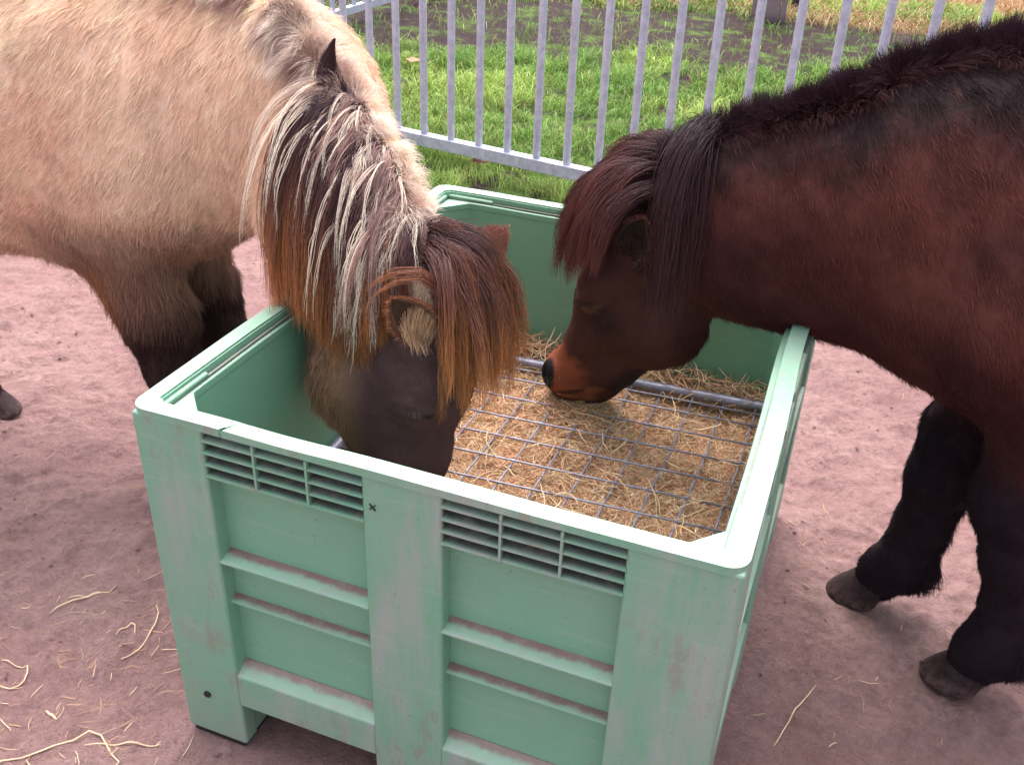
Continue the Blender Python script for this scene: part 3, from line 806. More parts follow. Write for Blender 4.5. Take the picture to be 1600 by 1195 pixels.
CAMP = np.array([1.0436, -1.0457, 1.6208])
def coat(name, V_, F_, sdf, n, flow, length, color, parent, rad=.00055, kk=4, lift=.28, tipc=1.12):
    """short coat hair: flow(p, n) direction, length(p, n) metres, color(p, n)"""
    def wt(c, nr):  # hair is thinned on the parts facing well away from where anyone can look from
        f_ = (nrm(CAMP - c) * nr).sum(1); return np.where(f_ > -.35, 1.0, .18)
    p, nr = sample_surface(V_, F_, n, wt)
    nr = sdf.grad(p)
    d = flow(p, nr); d = d - (d * nr).sum(1)[:, None] * nr; d = nrm(d + .001)
    clump = np.stack([fbm(p * 38 + q, 2) for q in (0, 31, 67)], -1) - .5
    d = nrm(d + clump * .9 + rng.normal(0, .16, p.shape)); L = length(p, nr) * rng.uniform(.65, 1.25, len(p))
    lf = lift * rng.uniform(.5, 1.6, len(p)) + .4 * (vnoise(p * 45) - .5)
    P = np.zeros((len(p), kk, 3)); P[:, 0] = p - nr * .002
    c = nrm(d + nr * np.maximum(lf, .03)[:, None]); q = P[:, 0].copy(); st = (L / (kk - 1))[:, None]
    for i_ in range(1, kk):
        q = q + c * st; P[:, i_] = q
        c = nrm(c - nr * .14 * (i_ < 3) + np.array([0, 0, -1.]) * (.10 + 1.5 * L[:, None]) + rng.normal(0, .06, p.shape))
    R = np.linspace(1, .22, kk)[None] * (rad * rng.uniform(.7, 1.3, len(p)))[:, None]
    C0 = color(p, nr) * (rng.uniform(.72, 1.28, (len(p), 1))) * (.90 + .20 * fbm(p * 30, 2)[:, None])
    C = C0[:, None, :] * np.linspace(.80, tipc, kk)[None, :, None]
    return hair_object(name, P, R, C, M_FUR, parent)

def drape(roots, d0, L, sdf, steps=18, grav=.16, off=.012, wave=.0, side=None, noise=.05):
    """hair guides that fall under gravity and slide over the body"""
    n = len(roots); q = roots.copy(); d = nrm(d0); G_ = np.zeros((n, steps, 3)); G_[:, 0] = q
    st = (L / (steps - 1))[:, None]; seed = rng.uniform(0, 100, (n, 3))
    off = np.broadcast_to(off, (n,))
    for i_ in range(1, steps):
        nz = np.stack([vnoise(seed + np.array([i_ * .35, k * 9., 0])) - .5 for k in range(3)], -1)
        d = nrm(d * (1 - grav) + np.array([0, 0, -1.]) * grav + nz * noise + (side if side is not None else 0))
        nq = q + d * st
        for _ in range(2):
            s_ = sdf.eval(nq); g_ = sdf.grad(nq); pen = np.clip(off - s_, 0, .03); nq = nq + g_ * pen[:, None]
        d = nrm(nq - q) * .7 + d * .3; q = q + nrm(nq - q) * st; G_[:, i_] = q
    return G_

def locks(name, G_, per, spread, c_root, c_tip, parent, rad=.0005, clump=.75, frizz=.004, tip_pow=1.3, var=.25, cpos=None, shorten=.35):
    """children hairs gathered round each guide; colours (n,3) at root and tip"""
    n, k, _ = G_.shape; t = np.linspace(0, 1, k)
    N = n * per; gi_ = np.repeat(np.arange(n), per)
    tan = np.gradient(G_, axis=1); tan = nrm(tan)
    off = rng.normal(0, 1, (N, 3)) * np.repeat(np.broadcast_to(spread, (n,)), per)[:, None]
    P = G_[gi_].copy()
    cl_ = (1 - clump * t ** .8)[None, :, None]
    # random individual length: reparametrise
    ln = 1 - shorten * rng.random(N) ** 1.5
    idx = np.clip(t[None] * ln[:, None] * (k - 1), 0, k - 1.001); i0 = idx.astype(int); fr_ = (idx - i0)[..., None]
    P = G_[gi_[:, None], i0] * (1 - fr_) + G_[gi_[:, None], i0 + 1] * fr_
    P = P + off[:, None, :] * cl_
    ph = rng.uniform(0, 6.28, (N, 3)); fq = rng.uniform(3, 8, (N, 1, 3))
    P = P + frizz * np.sin(fq * t[None, :, None] * 2 + ph[:, None, :]) * (t[None, :, None]) * rng.uniform(.3, 1.5, (N, 1, 1))
    R = (rad * rng.uniform(.7, 1.4, N))[:, None] * (1 - .75 * t[None] ** 2)
    c_root = np.broadcast_to(c_root, (n, 3))[gi_]; c_tip = np.broadcast_to(c_tip, (n, 3))[gi_]
    w_ = (t[None] ** tip_pow)[..., None]
    C = (c_root[:, None] * (1 - w_) + c_tip[:, None] * w_) * rng.uniform(1 - var, 1 + var, (N, 1, 1))
    return hair_object(name, P, R, C, M_HAIR, parent)

def add_attr_color(me, col):
    a = me.attributes.new('tint', 'FLOAT_COLOR', 'POINT'); c = np.ones((len(me.vertices), 4), np.float32); c[:, :3] = np.clip(col, 0, 1); a.data.foreach_set('color', c.ravel())

def hoof(parent, toe, cen, heading, label=None):
    """a hoof whose sole rests on the sand; heading is the direction the toe points"""
    c = np.array(cen, float); f_ = nrm(np.array([*heading, 0.])); s_ = np.cross([0, 0, 1.], f_)
    V_ = []; F_ = []; n = 24; rows = [(-.006, .073, .062, .012), (.004, .074, .062, .010), (.020, .070, .059, .002), (.042, .060, .053, -.012), (.062, .052, .047, -.022), (.070, .046, .042, -.026), (.078, .030, .030, -.030)]
    for z, lx, ly, sh in rows:
        for j in range(n):
            a = 2 * math.pi * j / n; ex = math.cos(a); ey = math.sin(a)
            if ex < -.3: ex = -.3 - (abs(ex) - .3) * .55
            V_.append(c + f_ * (ex * lx + sh) + s_ * ey * ly + np.array([0, 0, z]))
    for i_ in range(len(rows) - 1):
        for j in range(n): F_.append([i_ * n + j, i_ * n + (j + 1) % n, (i_ + 1) * n + (j + 1) % n, (i_ + 1) * n + j])
    F_.append(list(range(n))[::-1]); F_.append([(len(rows) - 1) * n + j for j in range(n)])
    me = mesh_np('hoof', V_, F_); o = link('hoof', me, parent, M_HOOF)
    ss = o.modifiers.new('s', 'SUBSURF'); ss.levels = 1; ss.render_levels = 1
    return o

def eye_part(parent, c, r_):
    bm = bmesh.new(); bmesh.ops.create_uvsphere(bm, u_segments=24, v_segments=16, radius=r_)
    me = bpy.data.meshes.new('eye'); bm.to_mesh(me); bm.free(); me.transform(Matrix.Translation(c)); me.polygons.foreach_set('use_smooth', np.ones(len(me.polygons), bool))
    return link('eye', me, parent, M_EYE)

def seg_flow(segs):
    """direction field: weighted by nearness to a list of (a, b, dir)"""
    segs = [(np.array(a, float), np.array(b, float), np.array(d, float)) for a, b, d in segs]
    def f_(p, nr):
        W_ = []; 
        for a, b, d in segs:
            ab = b - a; h = np.clip((p - a) @ ab / (ab @ ab), 0, 1); W_.append(np.linalg.norm(p - a - h[:, None] * ab, axis=1))
        W_ = np.stack(W_, 1); W_ = np.exp(-(W_ - W_.min(1)[:, None]) / .035); W_ /= W_.sum(1)[:, None]
        return nrm(W_ @ np.stack([nrm(d) for _, _, d in segs]))
    return f_

def seg_dist(p, a, b):
    a = np.array(a, float); b = np.array(b, float); ab = b - a; h = np.clip((p - a) @ ab / (ab @ ab), 0, 1)
    return np.linalg.norm(p - a - h[:, None] * ab, axis=1), h

# ================================================================== light horse (right side towards the camera)
HAIR_ON = True
LB = np.array([-.20, .98, 0.])                      # its lateral axis (towards its left)
FB = np.array([.98, .20, 0.])                       # the way it faces
O1 = np.array([-.50, .77, 0.])                      # between the front hooves
def W1(f, l, z): return tuple(O1 + FB * f + LB * l + np.array([0, 0, z]))
S1 = SDF()
S1.group(.10, [  # trunk
    (W1(-.08, 0, .94), W1(-.75, 0, .95), .30, .355, .82, LB),
    (W1(-.75, 0, .96), W1(-1.15, 0, 1.05), .34, .27, .85, LB),
    (W1(-.15, 0, 1.17), W1(-.45, 0, 1.17), .19, .19, .75, LB),
    (W1(.03, 0, .88), W1(-.15, 0, .80), .21, .20, .95, LB),
    (W1(-.12, -.12, 1.14), W1(.03, -.145, .88), .12, .125, 1, LB), (W1(-.12, .12, 1.14), W1(.03, .145, .88), .12, .125, 1, LB)], .06)
LN = nrm(np.array([.42, .9, 0.])); LH = nrm(np.array([.10, .99, .05]))
S1.group(.07, [  # neck
    (W1(.02, 0, 1.04), (-.155, .72, 1.03), .29, .235, .66, LB),
    ((-.155, .72, 1.03), (.02, .63, .965), .222, .172, .55, LN),
    ((.02, .63, .965), (.125, .56, .92), .172, .145, .53, LN),
    ((.125, .56, .92), (.245, .485, .85), .145, .114, .58, LN),
    ((.0, .60, .86), (.17, .48, .72), .15, .11, .66, LN)], .10)
S1.group(.045, [  # head
    ((.30, .465, .845), (.315, .455, .77), .085, .105, .86, LH),
    ((.315, .455, .77), (.305, .445, .66), .105, .105, .84, LH),
    ((.305, .445, .66), (.30, .43, .50), .095, .066, .80, LH),
    ((.30, .43, .50), (.285, .42, .40), .066, .062, .9, LH),
    ((.285, .42, .40), (.265, .418, .375), .058, .050, .95, LH),
    ((.235, .45, .70), (.195, .445, .61), .12, .125, .66, LH),
    ((.195, .445, .61), (.225, .43, .47), .105, .055, .62, LH),
    ((.225, .43, .47), (.245, .42, .39), .055, .038, .7, LH),
    ((.345, .378, .675), (.33, .374, .645), .030, .030, 1, LH), ((.345, .522, .675), (.33, .526, .645), .030, .030, 1, LH)], .055)
for sg in (-1, 1):
    def Q(x, dy, z): return (x, .449 + sg * dy, z)
    S1.group(.008, [(Q(.303, .094, .655), Q(.333, .1035, .658), .009, .010, 1, LH), (Q(.333, .1035, .658), Q(.366, .092, .640), .010, .008, 1, LH),
        (Q(.303, .094, .650), Q(.333, .1005, .632), .0065, .007, 1, LH), (Q(.333, .1005, .632), Q(.366, .090, .634), .007, .006, 1, LH)], .012)
    S1.group(.01, [(Q(.312, .082, .690), Q(.368, .074, .680), .018, .016, 1, LH), (Q(.335, .078, .600), Q(.318, .058, .50), .015, .012, 1, LH)], .03)
def leg_front(l, fk=0., s=1.0):
    return [(W1(-.08 + fk * .3, l * 1.12, .72), W1(-.03 + fk * .5, l, .50), .125 * s, .085 * s, .85, LB),
            (W1(-.03 + fk * .5, l, .50), W1(-.01 + fk * .8, l, .38), .085 * s, .070 * s, .9, LB),
            (W1(-.01 + fk * .8, l, .38), W1(-.02 + fk, l, .20), .066 * s, .050 * s, .9, LB),
            (W1(-.02 + fk, l, .20), W1(-.02 + fk, l, .13), .050 * s, .060 * s, .95, LB),
            (W1(-.02 + fk, l, .13), W1(.03 + fk, l, .055), .058 * s, .052 * s, .95, LB)]
S1.group(.035, leg_front(-.098, -.01, .98), .05)
S1.group(.035, leg_front(.090, .05, .95), .05)
def leg_hind(l, fk=0.):
    return [(W1(-1.10, l * 1.0, .98), W1(-.98, l * 1.15, .72), .20, .15, .8, LB),
            (W1(-.98, l * 1.15, .72), W1(-1.16 + fk, l, .44), .13, .062, .85, LB),
            (W1(-1.16 + fk, l, .44), W1(-1.12 + fk, l, .18), .060, .050, .9, LB),
            (W1(-1.12 + fk, l, .18), W1(-1.11 + fk, l, .13), .050, .060, .95, LB),
            (W1(-1.11 + fk, l, .13), W1(-1.06 + fk, l, .055), .056, .050, .95, LB)]
S1.group(.035, leg_hind(-.125, -.02), .06)
S1.group(.035, leg_hind(.125, .29), .06)
S1.cuts = [((.345, .37, .40), (.352, .368, .42), .010, .010), ((.345, .47, .40), (.352, .472, .42), .010, .010)]

def coat_zone1(p, nr):
    """linear colour of the light horse's coat"""
    n1 = fbm(p * 6, 3)[:, None]; n2 = fbm(p * 22 + 7, 3)[:, None]
    cream = np.array([.90, .54, .39]) * (1 - n1) + np.array([1.0, .79, .59]) * n1
    cream = cream * (.86 + .28 * n2)
    col = cream
    # rusty brown on the lower chest, elbow and belly edge
    z = p[:, 2]; f = (p - O1) @ FB
    wv = (fbm(p * 9, 3) - .5) * .12
    rust = smooth(-(z + wv), -.88, -.68) * smooth(f, -.34, -.16)
    rb = np.array([.24, .105, .075])
    col = col * (1 - rust[:, None] * .85) + rb * rust[:, None] * .85
    bl = smooth(-(z + wv), -.80, -.62) * (1 - smooth(f, -.34, -.16))
    col = col * (1 - bl[:, None] * .7) + np.array([.38, .22, .16]) * bl[:, None] * .7
    dark = smooth(-(z + wv * .7), -.62, -.47)
    col = col * (1 - dark[:, None]) + np.array([.045, .022, .022]) * dark[:, None]
    orange = smooth(-(z + wv), -.70, -.60) * smooth((z - wv), .38, .56) * smooth(-f, .06, .13) * smooth(f, -.25, -.16)
    col = col * (1 - orange[:, None] * .6) + np.array([.42, .18, .07]) * orange[:, None] * .6
    # head: dark brown with paler cheek and jaw fur
    dh, _ = seg_dist(p, (.285, .45, .80), (.28, .42, .38)); hd = smooth(-dh, -.27, -.20) * smooth(-z, -.90, -.80) * smooth(p[:, 0], -.02, .05)
    hc = np.array([.085, .042, .047]) * (1 - n2) + np.array([.145, .072, .076]) * n2
    dc, _ = seg_dist(p, (.12, .36, .68), (.10, .38, .50)); ck = smooth(-dc, -.13, -.03)[:, None]
    hc = hc * (1 - ck * .9) + np.array([.40, .215, .14]) * ck * .9
    e_, _ = seg_dist(p, (.303, .352, .650), (.366, .356, .632)); e_ = smooth(-e_, -.014, -.005)[:, None]; hc = hc * (1 - e_ * .8) + np.array([.016, .010, .012]) * e_ * .8
    low = smooth(-z, -.52, -.42)[:, None]; hc = hc * (1 - low * .5) + np.array([.03, .018, .020]) * low * .5
    return col * (1 - hd[:, None]) + hc * hd[:, None]

def coat_len1(p, nr):
    z = p[:, 2]; f = (p - O1) @ FB
    L = np.full(len(p), .026)
    L = L + .018 * smooth(-z, -.70, -.60) * smooth(z, .42, .55) * (f < .2)
    dh, _ = seg_dist(p, (.30, .45, .80), (.28, .42, .38)); hd = smooth(-dh, -.22, -.15) * smooth(-z, -.86, -.78) * (p[:, 0] > .02)
    L = L * (1 - hd) + .009 * hd
    ey = smooth(-np.linalg.norm((p - np.array([.335, .35, .644])) * np.array([1, .5, 1.3]), axis=1), -.055, -.025)
    dc, _ = seg_dist(p, (.10, .38, .70), (.10, .39, .48)); L = L + .024 * smooth(-dc, -.10, -.03); L = L * (1 - ey) + .003 * ey
    leg = smooth(-z, -.45, -.38) * (1 - hd) * (p[:, 0] < 0.0); L = L * (1 - leg) + .015 * leg
    up = smooth(nr[:, 2], .45, .85) * (z > .88); L = L + .016 * up
    return L
flow1 = seg_flow([(W1(-.1, 0, .95), W1(-1.2, 0, 1.0), (-.85, -.15, -.55)), (W1(0, 0, 1.0), (-.15, .72, 1.0), (-.45, -.25, -.8)), ((-.15, .72, 1.0), (.2, .5, .9), (-.35, -.25, -.75)),
                  ((.30, .45, .84), (.28, .42, .38), (-.10, 0, -1)), (W1(0, -.1, .6), W1(0, -.1, .1), (-.1, 0, -1)), (W1(0, .1, .6), W1(0, .1, .1), (-.1, 0, -1))])

def build_horse(name, S, lo, hi, ears, czone, label, headseg):
    root = empty(name, (float(lo[0] + hi[0]) / 2, float(lo[1] + hi[1]) / 2, 0), label=label, cat='pony')
    V0, F0 = surface_nets(S, lo, hi, .0155); V0 = project(S, V0, 2)
    V1, F1 = loopup(V0, F0); V1 = project(S, V1, 2)
    hm = (seg_dist(V1[F1].mean(1), headseg[0], headseg[1])[0] < .20)
    used, inv = np.unique(F1[hm], return_inverse=True); Vh, Fh = loopup(V1[used], inv.reshape(-1, 4)); Vh = project(S, Vh, 3)
    V1, F1 = np.concatenate([V1, Vh]), np.concatenate([F1[~hm], Fh + len(V1)])
    col = czone(V1, S.grad(V1))
    Va, Fa, Ca = [V1], [F1], [col]; n = len(V1)
    for (ev, ef, ec) in ears:
        Va.append(ev); Fa.append(ef + n); Ca.append(np.broadcast_to(np.array(ec), ev.shape) if np.ndim(ec) == 1 else ec); n += len(ev)
    me = mesh_np('body', np.concatenate(Va), np.concatenate(Fa)); add_attr_color(me, np.concatenate(Ca) * .8)
    body = link('body', me, root, M_COAT)
    return root, body, V1, F1

def ear_col(ev, outc, inc):
    n = len(ev) // 2; return np.concatenate([np.broadcast_to(np.array(outc), (n, 3)), np.broadcast_to(np.array(inc), (n, 3))])
def ear_fur(name, ev, ef, S, length, col_out, col_in, parent, tipdir, n=2600, inside_len=.03, down=.35):
    half = len(ev) // 2
    for part, c_, ln, k_ in (('out', col_out, length, n), ('in', col_in, inside_len, int(n * .55))):
        m_ = (ef < half).all(1) if part == 'out' else (ef >= half).all(1)
        p, nr = sample_surface(ev, ef[m_], k_)
        cen = ev[:half].mean(0)
        sg = np.sign(((p - cen) * nr).sum(1)); sg[sg == 0] = 1; nr = nr * sg[:, None] * (1 if part == 'out' else -1)
        if part == 'in': kk_ = np.linalg.norm(p - ev[:13].mean(0), axis=1) < .062; p, nr = p[kk_], nr[kk_]
        d = nrm(np.array(tipdir)[None] * (1.0 if part == 'out' else .35) + nr * (.25 if part == 'out' else .8) + np.array([0, 0, -down]) * (part == 'in') + rng.normal(0, .15, p.shape))
        kk = 4; P = np.zeros((len(p), kk, 3)); P[:, 0] = p; q = p.copy(); L = ln * (rng.uniform(.6, 1.3, len(p)) if part == 'out' else rng.uniform(.3, 1.6, len(p)))
        for i_ in range(1, kk):
            q = q + d * (L / (kk - 1))[:, None]; P[:, i_] = q; d = nrm(d + np.array([0, 0, -1.]) * (.05 if part == 'out' else .35))
        R = np.linspace(1, .25, kk)[None] * (.0005 * rng.uniform(.7, 1.3, len(p)))[:, None]
        C = (np.array(c_) * rng.uniform(.75, 1.3, (len(p), 1)))[:, None] * np.linspace(.85, 1.2, kk)[None, :, None]
        hair_object(name, P, R, C, M_HAIR, parent)

e1v, e1f = ear_mesh((.376, .352, .815), (.318, .300, .890), (.30, -.85, -.10), .098, .041, 1.9)
e2v, e2f = ear_mesh((.362, .535, .862), (.430, .562, .938), (-.25, .85, -.25), .108, .052, 1.15)
L_ears = [(e1v, e1f, ear_col(e1v, (.18, .075, .05), (.10, .055, .035))), (e2v, e2f, ear_col(e2v, (.24, .10, .075), (.14, .08, .06)))]
h1, b1, V1, F1 = build_horse('light_pony', S1, (-2.05, .0, .02), (.46, 1.35, 1.45), L_ears, coat_zone1,
                             'cream coloured pony with streaked blond and rust mane, its head down in the green crate', ((.32, .45, .72), (.28, .42, .38)))
hoof(h1, None, W1(.045 - .01, -.098, 0), FB[:2]); hoof(h1, None, W1(.045 + .07, .090, 0), FB[:2])
hoof(h1, None, W1(-1.04 - .02, -.125, 0), FB[:2]); hoof(h1, None, W1(-1.04 + .29, .125, 0), FB[:2])
eye_part(h1, (.335, .3625, .6445), .0175); eye_part(h1, (.335, .5355, .6445), .0175)

def crest_points(S, axis_pts, n):
    """surface points above a neck centre line, with up directions"""
    A = np.array(axis_pts, float); seg = np.linalg.norm(np.diff(A, axis=0), axis=1); s_ = np.concatenate([[0], np.cumsum(seg)]); t = np.sort(rng.uniform(0, s_[-1], n))
    c = np.stack([np.interp(t, s_, A[:, k]) for k in range(3)], -1)
    i_ = np.clip(np.searchsorted(s_, t) - 1, 0, len(A) - 2); T = nrm(A[i_ + 1] - A[i_])
    up = np.array([0, 0, 1.]) - T * T[:, 2:3]; up = nrm(up)
    lo_, hi_ = np.zeros(n), np.full(n, .5)
    for _ in range(22):
        md = (lo_ + hi_) / 2; s2 = S.eval(c + up * md[:, None]); ins = s2 < 0; lo_ = np.where(ins, md, lo_); hi_ = np.where(ins, hi_, md)
    return c + up * lo_[:, None], up, T, t / s_[-1]

if HAIR_ON:
    coat('coat_fur', V1, F1, S1, int(330000 * DETAIL), flow1, coat_len1, coat_zone1, h1)
    ear_fur('ear_fur', e1v, e1f, S1, .014, (.30, .12, .06), (.50, .30, .18), h1, nrm(np.array([-.2, -.9, .3])), 1500, .030, .8)
    ear_fur('ear_fur', e2v, e2f, S1, .010, (.34, .15, .11), (.20, .12, .09), h1, nrm(np.array([.5, .3, .8])), 2600, .012)
    neck1 = [(.035, .62, .957), (.06, .605, .949), (.125, .56, .92), (.245, .485, .85), (.30, .462, .845)]
    DARK = np.array([.040, .020, .028]); RUST = np.array([.56, .205, .070]); BLOND = np.array([.86, .70, .56]); BROWN = np.array([.20, .085, .055])
    # the hair parts round the near ear
    def part(G_, c_, r_):
        c_ = np.array(c_); d_ = np.linalg.norm(G_ - c_, axis=2).min(1); return G_[d_ > r_], d_ > r_
    EARC = (.350, .315, .855)
    def fall(n, pts, sp, sweep, upk, rnd, L, off, steps=20, grav=.15, noise=.10, upo=0.):
        c, up, T, t = crest_points(S1, pts, n)
        sd = nrm(np.cross(T, up)); sd *= -np.sign(sd[:, 1:2] + 1e-9)          # towards the camera side (negative y)
        d0 = sd + up * upk + rng.normal(0, rnd, (n, 3)) - T * (sweep * (1 - t) ** 2)[:, None]
        rt = project(S1, c + sd * rng.uniform(sp[0], sp[1], (n, 1)) + rng.normal(0, .004, (n, 3)), 10) + up * upo
        G_ = drape(rt, d0, L(t) * rng.uniform(.85, 1.15, n), S1, steps, grav, off, noise=noise)
        G_, k = part(G_, EARC, .055); return G_, t[k][:, None], len(G_)
    # under layer: dark roots, rusty tips
    G_, t, n = fall(420, neck1, (0, .05), -.10, .1, .07, lambda t: .42 - .19 * t, rng.uniform(.004, .014, 420), grav=.20, noise=.06)
    r_ = rng.random((n, 1)); lf = np.clip(1.15 - t * 1.6, 0, 1)
    locks('mane_hair', G_, int(70 * DETAIL), .009, DARK * (.8 + 1.1 * r_), (BROWN * r_ * .7 + RUST * (1 - r_ * .7)) * (.8 + .6 * lf), h1, .0005, .5, .004, 2.5)
    # middle layer of mauve brown and rust
    G_, t, n = fall(200, neck1, (-.01, .05), -.05, .3, .18, lambda t: rng.uniform(.10, .26, len(t)), rng.uniform(.010, .020, 200), grav=.2, noise=.14)
    r_ = rng.random((n, 1))
    locks('mane_hair', G_, int(38 * DETAIL), .006, np.array([.33, .20, .19]) * (.5 + .9 * r_), np.array([.42, .25, .20]) * (.6 + .8 * r_), h1, .00042, .7, .005, 1.3)
    # blond streaks on top, fine and of all lengths
    G_, t, n = fall(270, neck1[1:], (-.01, .10), -.15, .25, .24, lambda t: rng.uniform(.06, .29, len(t)), rng.uniform(.012, .026, 270), grav=.18, noise=.10, upo=.003)
    r_ = rng.random((n, 1))
    locks('mane_streaks', G_, int(7 * DETAIL), .0024, np.array([.56, .38, .33]) * (.7 + .5 * r_), np.array([1.0, .88, .72]) * (.80 + .3 * r_), h1, .00038, .75, .004, .6)
    # long pale strands along the rear edge of the mane
    G_, t, n = fall(7, [(.025, .627, .961), (.045, .615, .953)], (0, .02), .75, .05, .08, lambda t: np.full(len(t), .34), .016, noise=.06)
    locks('mane_streaks', G_, 9, .005, BLOND * .8, np.array([.95, .82, .68]), h1, .00042, .85, .003, .6)
    # fluffy pale fur along the crest and down both its sides, brown pink below, paler at the tips
    n = int(34000 * DETAIL)
    c, up, T, t = crest_points(S1, [(-.52, .76, 1.05), (-.155, .72, 1.03)] + neck1[1:], n)
    side_ = nrm(np.cross(T, up)); side_ *= -np.sign(side_[:, 1:2] + 1e-9); ang = rng.normal(.25, .75, (n, 1)); q = c + side_ * ang * .045
    q = project(S1, q, 10); nr = S1.grad(q); k = 8; L = rng.uniform(.025, .080, n) * (1 - .45 * smooth(-ang[:, 0], -.3, .5))
    fl = (np.stack([fbm(q * 26 + a_, 3) for a_ in (0, 9, 18)], -1) - .5)
    d = nrm(nr * .75 + up * .25 - T * .1 + side_ * ang * .7 + fl * 3.0 + rng.normal(0, .12, (n, 3)))
    P = np.zeros((n, k, 3)); P[:, 0] = q
    for i_ in range(1, k): q = q + d * (L / (k - 1))[:, None]; P[:, i_] = q; d = nrm(d + np.array([0, 0, -.22]) + fl * .25)
    cn = smooth(fbm(P[:, 0] * 30, 3), .35, .65)[:, None]; far_ = smooth(-ang[:, 0], -.3, .5)[:, None]
    ca = np.array([.36, .215, .185]) * (1 - far_) + np.array([.82, .62, .50]) * far_
    cb = ca * (1 - cn) + np.array([.95, .82, .70]) * cn; tt = np.linspace(0, 1, k)[None, :, None]
    hair_object('crest_fur', P, np.linspace(1, .2, k)[None] * (.00045 * rng.uniform(.7, 1.3, n))[:, None], ca[:, None] * (1 - tt) + cb[:, None] * tt * 1.1, M_HAIR, h1)
    # forelock
    n = 190
    base = np.array([.335, .46, .905]); sp = rng.normal(0, 1, (n, 3)) * np.array([.032, .050, .02])
    rt = project(S1, base + sp, 4)
    dd = rt - np.array([.31, .46, .84]); G_ = drape(rt, np.array([.22, 0, .05]) + dd * 5 + np.array([0, -.10, 0]) + rng.normal(0, .20, (n, 3)), rng.uniform(.19, .32, n), S1, 20, .24, rng.uniform(.006, .028, n), noise=.09)
    G_, k = part(G_, EARC, .060); k = (G_[:, :, 2].max(1) < G_[:, 0, 2] + .022) & (G_[:, :, 1].max(1) < .555) & (np.linalg.norm(G_ - np.array([.41, .55, .88]), axis=2).min(1) > .045); G_ = G_[k]; n = len(G_); r_ = rng.random((n, 1))
    locks('forelock', G_, int(62 * DETAIL), .008, np.array([.05, .025, .03]) * (1 - r_) + np.array([.14, .058, .052]) * r_, RUST * (.75 + .8 * rng.random((n, 1))), h1, .00042, .38, .005, 2.4)
    # one rusty lock curling over the top of the near ear
    n = 4; t_ = np.linspace(0, 1, 16)[None, :, None]; cv = np.array([[.395, .36, .885], [.365, .335, .918], [.33, .305, .918], [.300, .290, .895], [.290, .285, .875]])
    ci = np.stack([np.interp(np.linspace(0, 4, 16), np.arange(5), cv[:, q]) for q in range(3)], -1); G_ = ci[None] + rng.normal(0, .009, (n, 1, 3)) * np.linspace(.5, 1.3, 16)[None, :, None]
    locks('mane_hair', G_, 12, .0035, np.array([.16, .06, .045]), np.array([.36, .135, .06]), h1, .00042, .6, .002, 1)
    # dark tuft standing up at the start of the mane
    n = 40; b0 = project(S1, np.array([[.078, .570, 1.12]]), 12)[0]; b0 = b0 + S1.grad(b0[None])[0] * .008; rt = b0 + rng.normal(0, 1, (n, 3)) * np.array([.011, .011, .006]); t_ = np.linspace(0, 1, 12)[None, :, None]
    G_ = rt[:, None] * (1 - t_) + (b0 + np.array([.014, -.008, .108])) * t_ + np.array([-.016, 0, 0]) * np.sin(np.pi * t_)
    locks('mane_tuft', G_, 90, .0060, np.array([.075, .038, .042]), np.array([.05, .024, .032]), h1, .0005, .9, .001, 1)
    # eyelashes
    n = 26; a_ = rng.uniform(-1, 1, n); k = 5
    q = np.stack([.335 + a_ * .026, .3405 + .006 * a_ ** 2, .650 - .006 * a_ - .003 * a_ ** 2], -1); d = nrm(np.stack([.25 + a_ * .5, np.full(n, -.8), np.full(n, -.75)], -1)); P = np.zeros((n, k, 3))
    for i_ in range(k): P[:, i_] = q; q = q + d * .005; d = nrm(d + np.array([0, -.02, .06]))
    hair_object('eyelashes', P, np.linspace(1, .2, k)[None] * np.full((n, 1), .00035), np.full((n, k, 3), .10) * np.array([1, .85, .85]), M_HAIR, h1)

# ================================================================== dark bay horse (left side towards the camera)
LY = np.array([0., 1., 0.])
MY = .855
S2 = SDF()
S2.group(.10, [
    ((1.48, MY, .93), (2.10, MY, .95), .31, .35, .80, LY), ((2.10, MY, .96), (2.50, MY, 1.05), .34, .27, .85, LY),
    ((1.55, MY, 1.14), (1.85, MY, 1.15), .19, .19, .72, LY), ((1.33, MY, .86), (1.50, MY, .78), .205, .19, .95, LY),
    ((1.52, MY - .12, 1.14), (1.36, MY - .145, .88), .12, .125, 1, LY), ((1.52, MY + .12, 1.14), (1.36, MY + .145, .88), .12, .125, 1, LY)], .06)
S2.group(.07, [
    ((1.42, MY, 1.045), (1.20, .86, .982), .305, .276, .68, LY), ((1.20, .86, .982), (.95, .865, .923), .276, .202, .62, LY),
    ((.95, .865, .93), (.80, .875, .895), .205, .170, .58, LY), ((.80, .875, .895), (.69, .885, .865), .170, .125, .66, LY)], .10)
S2.group(.02, [((1.30, .765, .835), (.84, .812, .805), .055, .040, 1, LY), ((1.30, .955, .835), (.84, .93, .805), .055, .040, 1, LY),
    ((1.30, .725, .86), (1.44, .735, 1.12), .055, .06, 1, LY), ((1.34, .705, .78), (1.44, .71, .68), .07, .06, 1, LY)], .035)
LH2 = LY
